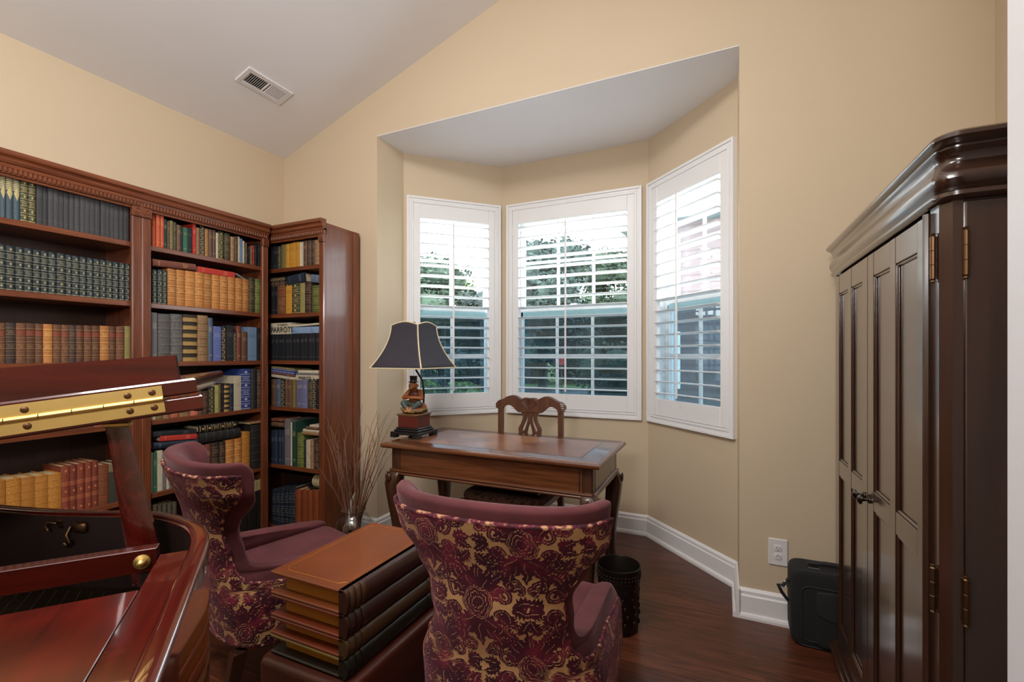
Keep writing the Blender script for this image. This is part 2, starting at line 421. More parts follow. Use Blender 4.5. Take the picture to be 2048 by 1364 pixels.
    lk = (a0 + a1) / 2; MB().box(lk - .025, lk + .025, .07, .092, zm + .012, zm + .026, .003).build('sash_lock', M['vinyl'], r)
bay_window(1, (BL, D + RD), PI / 4, BS / k, .020, .752, 2, 'wall_bay_left', 'beige slanted bay wall around the shuttered window beside the lamp', 'white shuttered window behind the table lamp', .46)
bay_window(2, (BL + BS, YB), 0, (BR - BL) - 2 * BS, .046, 1.083, 3, 'wall_bay_center', 'beige middle bay wall around the widest shuttered window', 'widest white shuttered window, above the carved chair', .47)
bay_window(3, (BR - BS, YB), -PI / 4, BS / k, .010, .761, 2, 'wall_bay_right', 'beige slanted bay wall around the shuttered window nearest the outlet', 'white shuttered window at the outlet end of the bay', .42)

# ------------------------------------------------------------------ ceiling vent, outlet
vd = Vector((1, 0, sl)).normalized()
vr = empty('ceiling_vent', (-2.564, 1.95, ZP + sl * (-2.564 - XW)))
vr.rotation_euler = (0, -math.atan(sl), 0); tag(vr, 'white slotted air vent on the sloped ceiling', 'vent')
vb = MB(); W2, L2 = .068, .152
for (x0, x1, y0, y1) in ((-W2, W2, -L2, -L2 + .03), (-W2, W2, L2 - .03, L2), (-W2, -W2 + .03, -L2 + .03, L2 - .03), (W2 - .03, W2, -L2 + .03, L2 - .03), (-W2 + .03, W2 - .03, -.006, .006)):
    vb.box(x0, x1, y0, y1, -.012, -.001, .003)
vb.build('frame', M['plastic'], vr)
MB().box(-W2 + .02, W2 - .02, -L2 + .02, L2 - .02, -.002, -.0005).build('duct_opening', M['slot'], vr)
for i in range(20):
    yy = -L2 + .036 + i * (2 * L2 - .072) / 19
    if abs(yy) < .008: continue
    tl = -1 if yy < 0 else 1
    o = MB().box(-W2 + .028, W2 - .028, -.0045, .0045, -.0008, .0008).build('slat', M['plastic'], vr); o.location = (0, yy, -.008); o.rotation_euler[0] = tl * math.radians(-48)
ou = empty('wall_outlet', (.2325, D, .3315)); tag(ou, 'white duplex electrical outlet on the beige wall', 'outlet')
MB().box(-.0395, .0395, -.007, 0, -.062, .062, .003).build('cover_plate', M['plastic'], ou)
for sgn in (-1, 1):
    rc = MB().sell((0, -.007, sgn * .0195), (.0165, .003, .0145), .35, .7, 20, 6).build('receptacle', M['plastic'], ou, True)
    for dx, hh in ((-.006, .0045), (.006, .0038)): MB().box(dx - .001, dx + .001, -.0108, -.009, sgn * .0195 + .001 - hh + .002, sgn * .0195 + .001 + hh).build('slot', M['slot'], rc)
    MB().lathe_x([(.0022, -.0108), (.0022, -.009)], (0, 0, sgn * .0195 - .008 if sgn > 0 else sgn * .0195 + .008), 10, 'y').build('ground_hole', M['slot'], rc)

# ------------------------------------------------------------------ outdoors
def grass_mat():
    t = NT('lawn_grass', Roughness=.9); v = t.coord(); t.base(t.ramp(t.noise(v, 1.4, 6), [(.3, lin(70, 98, 40)), (.7, lin(128, 156, 76))])); t.bump(t.noise(v, 40, 4), .5, .05); return t.m
def asph():
    t = NT('asphalt', Roughness=.9); v = t.coord(); t.base(t.ramp(t.noise(v, 60, 4), [(.3, lin(72, 78, 82)), (.7, lin(98, 104, 108))])); return t.m
gz = -.55
lawn = tag(MB().box(-60, 40, YB + .35, 120, gz - .3, gz).build('lawn', grass_mat()), 'green lawn outside beyond the bay window', 'lawn', kind='structure')
tag(MB().box(-30, 20, YB + .4, 8.6, gz, gz + .015).build('bounce_slab', plain('pale_bounce_concrete', lin(214, 212, 208), .9)), 'unseen added pale concrete walk below the bay window outside', 'reflector', kind='structure')  # added out of sight to bounce daylight up onto the bay ceiling
tag(MB().box(-60, 40, 15, 24, gz, gz + .02).build('street', asph()), 'grey asphalt street across the lawn outside', 'street', kind='structure')
def leafmat(name, a, b):
    t = NT(name, Roughness=.7); g = t.n('ShaderNodeNewGeometry').outputs['Random Per Island']; t.base(t.mix(g, a, b)); t.b.inputs['Subsurface Weight'].default_value = 0; return t.m
LM = [leafmat('tree_leaves_deep', lin(26, 42, 34), lin(60, 82, 60)), leafmat('tree_leaves_light', lin(54, 76, 38), lin(104, 128, 66)), leafmat('tree_leaves_blue', lin(28, 44, 42), lin(58, 78, 72))]
BK = plain('tree_bark', lin(84, 70, 60), .9)
def tree(x, y, h, rx, mi, label, n=9000, low=.25, cat='tree', name='tree', leaf=.17, grp='trees and shrubs outdoors'):
    rt = empty(name, (x, y, gz)); tag(rt, label, cat, grp); NB = 26 if cat == 'tree' else 12
    rg = random.Random(int(x * 31 + y * 7)); b = MB()
    blobs = [(rg.uniform(-.55, .55) * rx, rg.uniform(-.55, .55) * rx, h * (low + (1 - low) * rg.random() ** .9 * .86), rx * rg.uniform(.3, .55)) for _ in range(NB)]
    for i in range(n):
        bx, by, bz, br = blobs[i % NB]; tp = 1 - .55 * max(0, (bz / h - .45))
        d = Vector((rg.gauss(0, 1), rg.gauss(0, 1), rg.gauss(0, 1))).normalized() * br * rg.uniform(.55, 1.05)
        p = Vector((bx * tp + d.x, by * tp + d.y, min(bz + d.z * .8, h))); p.z = max(p.z, .1)
        a = Vector((rg.gauss(0, 1), rg.gauss(0, 1), rg.gauss(0, .6))).normalized(); c = a.cross(Vector((rg.gauss(0, 1), rg.gauss(0, 1), rg.gauss(0, 1)))).normalized()
        s = leaf * rg.uniform(.6, 1.3)
        b.add([p - a * s, p + c * s * .5, p + a * s, p - c * s * .5], [(0, 1, 2, 3)])
    for bx, by, bz, br in blobs:
        tp = 1 - .55 * max(0, (bz / h - .45)); b.sell((bx * tp, by * tp, min(bz, h - br * .6)), (br * .64, br * .64, br * .52), 1, 1, 10, 6)
    b.build('foliage', LM[mi], rt)
    MB().tube([(0, 0, 0), (.1, 0, h * .4), (0, .05, h * .75)], [.18 * rx / 2, .12 * rx / 2, .03], 8).build('trunk', BK, rt)
def at(px, dist):        # ground point under a sight line through the bay
    h = math.atan((px - 1024) / 922.87) - .4291; return (dist * math.sin(h), dist * math.cos(h))
for px, dist, h, rx, mi, lb, low in ((850, 26, 7.6, 3.0, 0, 'tall dark tree at the edge of the street behind the lamp window', .2), (905, 39, 8.6, 3.4, 1, 'light green tree rising behind the lamp window sash', .15), (968, 30, 6.4, 2.6, 2, 'blue-green tree beside the light green one outside', .15), (1020, 48, 8.0, 3.6, 0, 'distant dark tree between the two windows', .05), (1200, 66, 9.5, 4.4, 2, 'distant blue-green tree behind the widest window', .05), (900, 58, 8.5, 4.4, 0, 'distant dark tree far behind the lamp window', .05),
                          (1085, 24, 8.0, 3.0, 2, 'tall blue-green tree filling the upper sash of the widest window', .15), (1165, 42, 7.6, 3.4, 1, 'low light green tree in the middle of the widest window', .1), (1228, 33, 9.6, 3.4, 0, 'tall dark tree near the outlet end of the widest window', .12)):
    x, y = at(px, dist); tree(x, y, h, rx, mi, lb, low=low)
for px, dist, h, rx, mi, lb in ((836, 14.5, 1.0, .85, 1, 'bright green low shrub under the lamp window'), (930, 14, .95, .8, 1, 'small bright green shrub by the lamp window tilt rod'), (1000, 21, 2.6, 2.2, 0, 'long dark hedge across the street'), (1160, 29, 3.6, 2.6, 2, 'dark hedge behind the stop sign'), (1232, 20, 2.6, 2.2, 0, 'dark hedge across the street under the tallest tree'), (1045, 30, 3.6, 2.6, 0, 'dark hedge left of the stop sign across the street'), (880, 18, 2.3, 2.0, 2, 'blue-green hedge behind the lamp window')):
    x, y = at(px, dist); tree(x, y, h, rx, mi, lb, 4200, .05, 'shrub', 'shrub', .07 if h < 1.2 else .11)
# stop sign
x, y = at(1123, 19); ss = empty('stop_sign', (x, y, gz)); ss.rotation_euler[2] = math.atan2(-x, y) ; tag(ss, 'small red octagonal stop sign on a post across the street', 'sign')
MB().extrude([(.17 * math.cos(PI / 8 + i * PI / 4), .17 * math.sin(PI / 8 + i * PI / 4)) for i in range(8)], (0, -.02, 1.55), (0, -.05, 1.55), (1, 0, 0), (0, 0, 1)).build('sign_plate', plain('red_sign', lin(196, 52, 50), .5), ss)
MB().box(-.03, .03, -.02, .03, 0, 1.68).build('post', M['pewter'], ss)
# utility box on the lawn
x, y = at(868, 12); ub = empty('utility_box', (x, y, gz)); tag(ub, 'pale utility box standing on the lawn outside', 'utility box')
MB().box(-.3, .3, -.25, .25, 0, .55, .02).build('cabinet', M['plastic'], ub); MB().box(-.33, .33, -.28, .28, .55, .6, .01).build('lid', M['plastic'], ub)
# neighbouring house seen through the slanted window
hx, hy = at(1400, 11.5); hs = empty('house', (hx, hy, gz)); hs.rotation_euler[2] = math.radians(-8); tag(hs, 'pale pinkish house seen through the slanted window', 'house')
sid = plain('pale_pink_siding', lin(100, 88, 90), .7); rf = plain('slate_roof', lin(96, 110, 120), .8)
MB().box(-1.45, 5, 0, 6, 0, 5.0).build('wall', sid, hs)
for i in range(26): MB().box(-1.46, 5.01, -.012, .002, .05 + i * .19, .05 + i * .19 + .016).build('siding_board', sid, hs)
MB().extrude([(-.5, 4.9), (-.5, 5.05), (3.2, 7.0), (6.5, 5.05), (6.5, 4.9)], (-1.9, 0, 0), (5.4, 0, 0), (0, 1, 0), (0, 0, 1)).build('roof', rf, hs)
for wx, wz in ((-.85, 1.0), (-.85, 3.2), (1.4, 1.0)):
    w = MB().box(wx - .42, wx + .42, -.06, .0, wz, wz + 1.35).build('window', M['vinyl'], hs)
    for a in (0, 1):
        for b in (0, 1): MB().box(wx - .36 + a * .37, wx - .01 + a * .37, -.064, -.058, wz + .06 + b * .63, wz + .63 + b * .63).build('pane', plain('dark_pane', (.05, .07, .09, 1), .1), w)
MB().box(-1.55, -1.40, -.05, .1, 0, 5.0).build('corner_board', M['vinyl'], hs)
# ------------------------------------------------------------------ bookcases
BW, BD, BH = .731, .305, 2.108
SHELF = [.10, .513, .902, 1.2125, 1.5245, 1.8295]
def bookcase(loc, rz, label):
    r = empty('bookcase', loc, rz); tag(r, label, 'bookcase', 'matching carved cherry bookcases')
    W, Dp = BW, BD
    for x0, x1 in ((0, .024), (W - .024, W)):
        MB().box(x0, x1, .018, Dp, 0, 2.06, .001).build('side_panel', M['cherry_v'], r)
    MB().box(.02, W - .02, Dp - .012, Dp - .001, .05, 2.06).build('back_panel', M['cherry_dk'], r)
    if rz == 0: MB().box(W - .001, W + .007, Dp - .052, Dp, 0, 2.085, .002).build('back_strip', M['cherry_v'], r)
    for i, z in enumerate(SHELF):
        MB().box(.022, W - .022, .022, Dp - .01, z - .026, z, .002).build('shelf', M['cherry'], r)
    MB().box(.0, W, .004, Dp, 0, .075, .003).build('plinth', M['cherry'], r)
    pw = .044
    prof = [(0, .02), (0, .004), (.005, 0)]
    for g in range(3):
        c0 = .012 + g * .010
        prof += [(c0 - .0036, 0), (c0 - .002, .0036), (c0, .0046), (c0 + .002, .0036), (c0 + .0036, 0)]
    prof += [(pw - .005, 0), (pw, .004), (pw, .02)]
    for x0 in (0, W - pw):
        MB().extrude(prof, (x0, 0, .075), (x0, 0, 1.961), (1, 0, 0), (0, 1, 0)).build('pilaster', M['cherry_v'], r)
        ro = MB().box(x0 - .001, x0 + pw + .001, -.006, .02, 1.962, 2.011, .002).build('rosette_block', M['cherry'], r)
        MB().lathe_x([(.0195, 0), (.0185, -.004), (.014, -.004), (.012, -.001), (.009, -.001), (.006, -.006), (.001, -.007)], (x0 + pw / 2, -.006, 1.9865), 18, 'y').build('rosette', M['cherry'], ro, True)
    MB().box(pw, W - pw, .006, .024, 2.0, 2.012, .002).box(0, W, .0, .024, 2.012, 2.05, .001).build('frieze', M['cherry'], r)
    d = MB(); nd = 46
    for i in range(nd):
        x = .006 + i * (W - .012) / nd; d.box(x, x + .0095, -.007, .001, 2.016, 2.037, .0015)
    d.build('dentil_molding', M['cherry'], r)
    cp = [(.02, 2.038), (-.004, 2.038), (-.006, 2.046), (-.006, 2.052), (-.012, 2.056), (-.016, 2.066), (-.013, 2.074), (-.016, 2.08), (-.024, 2.086), (-.026, 2.092), (-.026, 2.107), (.02, 2.108)]
    MB().extrude(cp, (0, 0, 0), (W, 0, 0), (0, 1, 0), (0, 0, 1)).build('crown', M['cherry'], r)
    MB().box(0, W, .018, Dp, 2.06, 2.085).build('top_panel', M['cherry'], r)
    return r
CX = -2.735
bookcase((CX, 1.375 - BW, 0), PI / 2, 'carved cherry bookcase nearest the piano, filled with matching book sets')
bookcase((CX, 1.3752, 0), PI / 2, 'carved cherry bookcase in the middle, behind the burgundy chair')
CY = 2.145
bookcase((-2.282 - BW, CY, 0), 0, 'carved cherry bookcase in the corner with its plain side panel showing')

# ------------------------------------------------------------------ books
def book_meshes():
    res = {}
    for kind in ('round', 'band', 'flat'):
        b = MB(); t = .085
        bul = {'round': .05, 'band': .055, 'flat': .012}[kind]
        b.box(0, t, .02, 1, 0, 1); b.box(1 - t, 1, .02, 1, 0, 1)
        nx = 9; zr = [0, .012]
        if kind == 'band':
            for zc in (.17, .34, .51, .68, .84): zr += [zc - .02, zc - .012, zc + .012, zc + .02]
        zr += [.988, 1]
        R = []
        for z in zr:
            rib = .014 if kind == 'band' and any(abs(z - c) < .015 for c in (.17, .34, .51, .68, .84)) else 0
            pts = [(i / (nx - 1), .02 - (bul + rib) * math.sin(PI * (.06 + .88 * i / (nx - 1))) ** .7, z) for i in range(nx)]
            pts += [(1 - t, .06, z), (t, .06, z)]
            R.append(pts)
        b.loft(R, True)
        res[kind] = b.mesh('book_cover_' + kind, True, 35)
    pg = MB(); pg.box(.085, .915, .05, .965, .018, .978); res['pages'] = pg.mesh('page_block')
    return res
BM = book_meshes()
def band_fac(t, z, zs, w):
    f = None
    for c in zs:
        d = t.math('LESS_THAN', t.math('ABSOLUTE', t.math('SUBTRACT', z, c)), w)
        f = d if f is None else t.math('MAXIMUM', f, d)
    return f
def book_mat(name, c1, c2, gilt, pat, lab=None):
    t = NT('book_' + name, Roughness=.55); g = t.coord('Generated'); o = t.coord('Object')
    sp = t.n('ShaderNodeSeparateXYZ', {0: g}); x, y, z = sp.outputs
    rnd = t.n('ShaderNodeObjectInfo').outputs['Random']
    off = t.n('ShaderNodeCombineXYZ', {0: t.math('MULTIPLY', rnd, 9.), 1: t.math('MULTIPLY', rnd, 5.), 2: t.math('MULTIPLY', rnd, 3.)}).outputs[0]
    gv = t.n('ShaderNodeVectorMath', {0: g, 1: off}, operation='ADD').outputs[0]
    wear = t.noise(t.mapping(gv, (3, 3, 14)), 2.6 if pat != 'mottle' else 5., 5, .65)
    b = t.mix(t.ramp(wear, [(.35, (0, 0, 0)), (.68, (1, 1, 1))]), c1, c2)
    b = t.mix(t.math('MULTIPLY', rnd, .6), b, tuple(v * .6 for v in c1[:3]) + (1,))
    xc = t.math('ABSOLUTE', t.math('SUBTRACT', x, .5)); onsp = t.math('LESS_THAN', y, .085)
    f = None
    RB = (.17, .34, .51, .68, .84)
    if pat in ('bands', 'gilt', 'label', 'mottle', 'double'):
        f = band_fac(t, z, [r - .03 for r in RB] + [r + .03 for r in RB] if pat != 'double' else (.28, .31, .34, .60, .63, .66), .0050 if pat != 'gilt' else .0055)
        if pat == 'mottle': f = t.math('MULTIPLY', f, .3)
    if pat in ('gilt', 'double'):
        for zc in ((.09, .255, .595, .92) if pat == 'gilt' else (.1, .47, .9)):
            dz = t.math('MULTIPLY', t.math('SUBTRACT', z, zc), 2.6 if pat == 'gilt' else 3.2); dd = t.math('ADD', t.math('POWER', t.math('MULTIPLY', xc, .55), 2.), t.math('POWER', dz, 2.))
            f = t.math('MAXIMUM', f, t.math('LESS_THAN', dd, .0065))
        if pat == 'gilt': f = t.math('MAXIMUM', f, t.math('LESS_THAN', t.math('ABSOLUTE', t.math('SUBTRACT', z, .02)), .008))
    if pat in ('gilt', 'bands', 'title'):
        for zc, hw in (((.425, .035), (.76, .03)) if pat != 'title' else ((.74, .06), (.14, .02))):
            rowm = t.math('LESS_THAN', t.math('ABSOLUTE', t.math('SUBTRACT', z, zc)), hw)
            ln = t.math('GREATER_THAN', t.math('SINE', t.math('MULTIPLY', z, 260.)), .1)
            nz = t.math('GREATER_THAN', t.noise(t.mapping(gv, (9, 1, 40)), 2., 1), .47)
            m = t.math('MULTIPLY', t.math('MULTIPLY', rowm, ln), t.math('MULTIPLY', nz, t.math('LESS_THAN', xc, .34)))
            f = m if f is None else t.math('MAXIMUM', f, m)
    if pat == 'ornate':
        w = t.n('ShaderNodeTexVoronoi', {'Vector': t.mapping(gv, (4.2, 1, 17)), 'Scale': 2.2}, feature='DISTANCE_TO_EDGE').outputs[0]
        f = t.math('LESS_THAN', w, .11)
        f = t.math('MAXIMUM', t.math('MULTIPLY', f, .7), band_fac(t, z, (.03, .2, .36, .52, .68, .84, .97), .007))
    if pat == 'blocks':
        bl = t.math('GREATER_THAN', t.math('SINE', t.math('MULTIPLY', z, 37.)), .05); f = t.math('MULTIPLY', bl, t.math('ADD', t.math('MULTIPLY', wear, .7), .45), clamp=True)
    if pat == 'spear':
        f = t.math('LESS_THAN', t.math('ADD', t.math('MULTIPLY', xc, .36), t.math('ABSOLUTE', t.math('SUBTRACT', z, .60))), .16)
        f = t.math('MAXIMUM', f, t.math('MULTIPLY', t.math('GREATER_THAN', z, .66), t.math('GREATER_THAN', t.math('SINE', t.math('MULTIPLY', z, 150.)), -.35)))
    if pat == 'topband':
        f = t.math('GREATER_THAN', z, .80); f = t.math('MULTIPLY', f, .9)
    if f is not None:
        b = t.mix(t.math('MULTIPLY', t.math('MULTIPLY', f, onsp), .72), b, gilt)
    if lab:
        lz = t.math('LESS_THAN', t.math('ABSOLUTE', t.math('SUBTRACT', z, .76)), .065); b = t.mix(t.math('MULTIPLY', t.math('MULTIPLY', lz, onsp), .8), b, lab)
    t.base(b); t.bump(t.noise(t.mapping(gv, (20, 20, 60)), 3, 3), .25, .003)
    return t.m
GO = lin(206, 172, 104); GP = lin(190, 178, 138)
ST = {  # style: (look, colour, worn colour, tooling, pattern, cover shape, label patch)
 'bluegilt': ('slate-blue gilt-topped', lin(52, 70, 80), lin(74, 94, 104), lin(206, 186, 120), 'spear', 'round', None),
 'greengilt': ('dark green gilt-tooled', lin(46, 54, 36), lin(68, 78, 50), GO, 'gilt', 'round', None),
 'charcoal': ('plain charcoal cloth', lin(52, 52, 56), lin(76, 74, 76), lin(92, 86, 80), 'title', 'flat', None),
 'tealgilt': ('dark teal gilt-banded', lin(16, 32, 40), lin(30, 50, 58), lin(168, 158, 116), 'gilt', 'band', None),
 'browncalf': ('worn brown calf', lin(74, 44, 28), lin(142, 92, 56), lin(170, 126, 78), 'bands', 'band', lin(126, 56, 36)),
 'darkcalf': ('dark brown calf', lin(48, 36, 30), lin(86, 64, 50), lin(150, 118, 80), 'bands', 'band', None),
 'ambercalf': ('amber leather', lin(166, 100, 44), lin(206, 142, 72), lin(228, 186, 116), 'bands', 'band', None),
 'olivecloth': ('pale olive cloth', lin(140, 132, 78), lin(166, 156, 100), GO, 'title', 'flat', None),
 'goldornate': ('golden ornamented', lin(186, 120, 40), lin(220, 160, 72), lin(140, 78, 26), 'ornate', 'round', None),
 'redgilt': ('brick-red ruled', lin(120, 52, 34), lin(156, 78, 54), lin(214, 132, 84), 'double', 'round', None),
 'redmottle': ('mottled red and brown', lin(84, 40, 26), lin(186, 104, 58), lin(206, 150, 90), 'mottle', 'round', None),
 'greytop': ('grey-green tan-topped', lin(54, 54, 46), lin(72, 70, 60), lin(140, 122, 84), 'topband', 'flat', None),
 'salmon': ('salmon-red', lin(176, 90, 66), lin(206, 122, 96), GO, 'title', 'round', None),
 'tancalf': ('tan patterned leather', lin(126, 92, 60), lin(176, 140, 98), lin(96, 66, 40), 'bands', 'band', None),
 'orangecloth': ('orange-red cloth', lin(176, 72, 36), lin(206, 98, 54), lin(226, 150, 96), 'title', 'round', None),
 'darkgreen': ('deep green cloth', lin(22, 52, 42), lin(40, 76, 60), GP, 'title', 'flat', None),
 'browncloth': ('plain brown', lin(84, 58, 42), lin(116, 84, 62), lin(180, 146, 96), 'title', 'round', None),
 'oliveornate': ('olive ornamented', lin(112, 98, 52), lin(150, 132, 74), lin(70, 60, 32), 'ornate', 'round', None),
 'darkolive': ('dark olive banded', lin(52, 48, 32), lin(78, 72, 48), lin(150, 130, 84), 'bands', 'band', None),
 'blackcloth': ('plain black', lin(22, 24, 28), lin(38, 42, 48), lin(110, 104, 96), 'title', 'flat', None),
 'greencloth': ('bright green cloth', lin(40, 96, 70), lin(62, 122, 92), GP, 'title', 'flat', None),
 'redcloth': ('red cloth', lin(176, 40, 30), lin(202, 66, 52), lin(220, 160, 120), 'title', 'flat', None),
 'blackgilt': ('black gilt-lettered', lin(18, 20, 24), lin(34, 38, 42), GO, 'gilt', 'round', None),
 'ochre': ('ochre cloth', lin(158, 112, 56), lin(188, 142, 80), lin(96, 60, 30), 'title', 'round', None),
 'cream': ('cream paper-covered', lin(196, 184, 156), lin(220, 210, 186), lin(120, 96, 80), 'title', 'flat', None),
 'paleblue': ('pale blue cloth', lin(112, 138, 172), lin(146, 170, 200), lin(40, 52, 84), 'title', 'flat', None),
 'mossgilt': ('moss green gilt', lin(72, 84, 38), lin(106, 116, 58), lin(186, 170, 96), 'bands', 'round', None),
 'greycloth': ('grey cloth', lin(108, 104, 106), lin(142, 138, 138), lin(190, 180, 160), 'title', 'flat', None),
 'bluemottle': ('thick mottled blue-grey leather', lin(40, 46, 54), lin(132, 126, 118), lin(170, 150, 110), 'mottle', 'band', None),
 'goldblack': ('gold-and-black blocked', lin(40, 32, 24), lin(62, 50, 36), lin(206, 164, 92), 'blocks', 'band', None),
 'bluegrey': ('blue-grey cloth', lin(72, 86, 108), lin(100, 116, 138), GP, 'title', 'round', None),
 'lavenderblue': ('periwinkle-blue cloth', lin(86, 98, 160), lin(118, 130, 186), lin(170, 176, 206), 'title', 'flat', None),
 'redbrown': ('red-brown', lin(112, 58, 46), lin(146, 84, 66), GO, 'title', 'round', None),
 'limecloth': ('pale lime-green', lin(170, 172, 96), lin(196, 196, 124), lin(90, 90, 40), 'title', 'flat', None),
 'navycloth': ('navy cloth', lin(20, 32, 48), lin(36, 50, 68), lin(120, 130, 140), 'title', 'round', None),
 'bluegold': ('tall royal-blue', lin(34, 54, 118), lin(54, 76, 144), lin(200, 196, 180), 'gilt', 'flat', None),
 'blackcalf': ('tall black leather', lin(22, 22, 24), lin(44, 42, 40), lin(60, 58, 54), 'mottle', 'band', None),
 'creamtop': ('dusty pale-edged', lin(74, 68, 54), lin(110, 100, 80), GO, 'title', 'round', None),
 'blacktop': ('black cream-edged', lin(18, 16, 16), lin(34, 30, 28), lin(196, 176, 120), 'topband', 'flat', None),
 'goldcloth': ('golden-yellow cloth', lin(176, 122, 36), lin(212, 158, 64), lin(90, 56, 24), 'title', 'flat', None),
 'lavender': ('lavender cloth', lin(98, 96, 132), lin(126, 124, 158), GP, 'title', 'flat', None),
 'navytop': ('dark navy set', lin(20, 28, 40), lin(36, 46, 60), lin(120, 120, 110), 'bands', 'round', None),
 'rustcloth': ('rust-orange cloth', lin(124, 58, 28), lin(160, 84, 46), lin(96, 40, 20), 'title', 'round', None),
}
BMAT = {k: book_mat(k, v[1], v[2], v[3], v[4], v[6]) for k, v in ST.items()}
ORD1 = ['', 'first', 'second', 'third', 'fourth', 'fifth', 'sixth', 'seventh', 'eighth', 'ninth', 'tenth', 'eleventh', 'twelfth', 'thirteenth', 'fourteenth', 'fifteenth', 'sixteenth', 'seventeenth', 'eighteenth', 'nineteenth', 'twentieth']
def ordn(n):
    if n <= 20: return ORD1[n]
    if n == 30: return 'thirtieth'
    return ('twenty-' if n < 30 else 'thirty-') + ORD1[n % 10]
SHN = {'a': 'top shelf', 'b': 'second shelf', 'c': 'third shelf', 'd': 'fourth shelf', 'e': 'fifth shelf', 'f': 'bottom shelf'}
CSN = {'1': 'piano-side bookcase', '2': 'middle bookcase', '3': 'corner bookcase'}
SZ = {'a': SHELF[5], 'b': SHELF[4], 'c': SHELF[3], 'd': SHELF[2], 'e': SHELF[1], 'f': SHELF[0]}
_mc = {}
def bmesh_for(kind, style):
    key = (kind, style)
    if key not in _mc:
        me = BM[kind].copy(); me.materials.clear(); me.materials.append(BMAT[style]); _mc[key] = me
    return _mc[key]
pgm = BM['pages']; pgm.materials.append(M['paper'])
pgw = BM['pages'].copy(); pgw.materials.clear(); pgw.materials.append(M['white_paper'])
def make_book(style, label, group, loc, rot, scale):
    o = bpy.data.objects.new('book', bmesh_for(ST[style][5], style)); col.objects.link(o)
    o.location = loc; o.rotation_euler = rot; o.scale = scale; tag(o, label, 'book', group)
    p = bpy.data.objects.new('page_block', pgw if style in ('cream', 'limecloth', 'bluegold', 'redcloth') else pgm); col.objects.link(p); p.parent = o
    return o
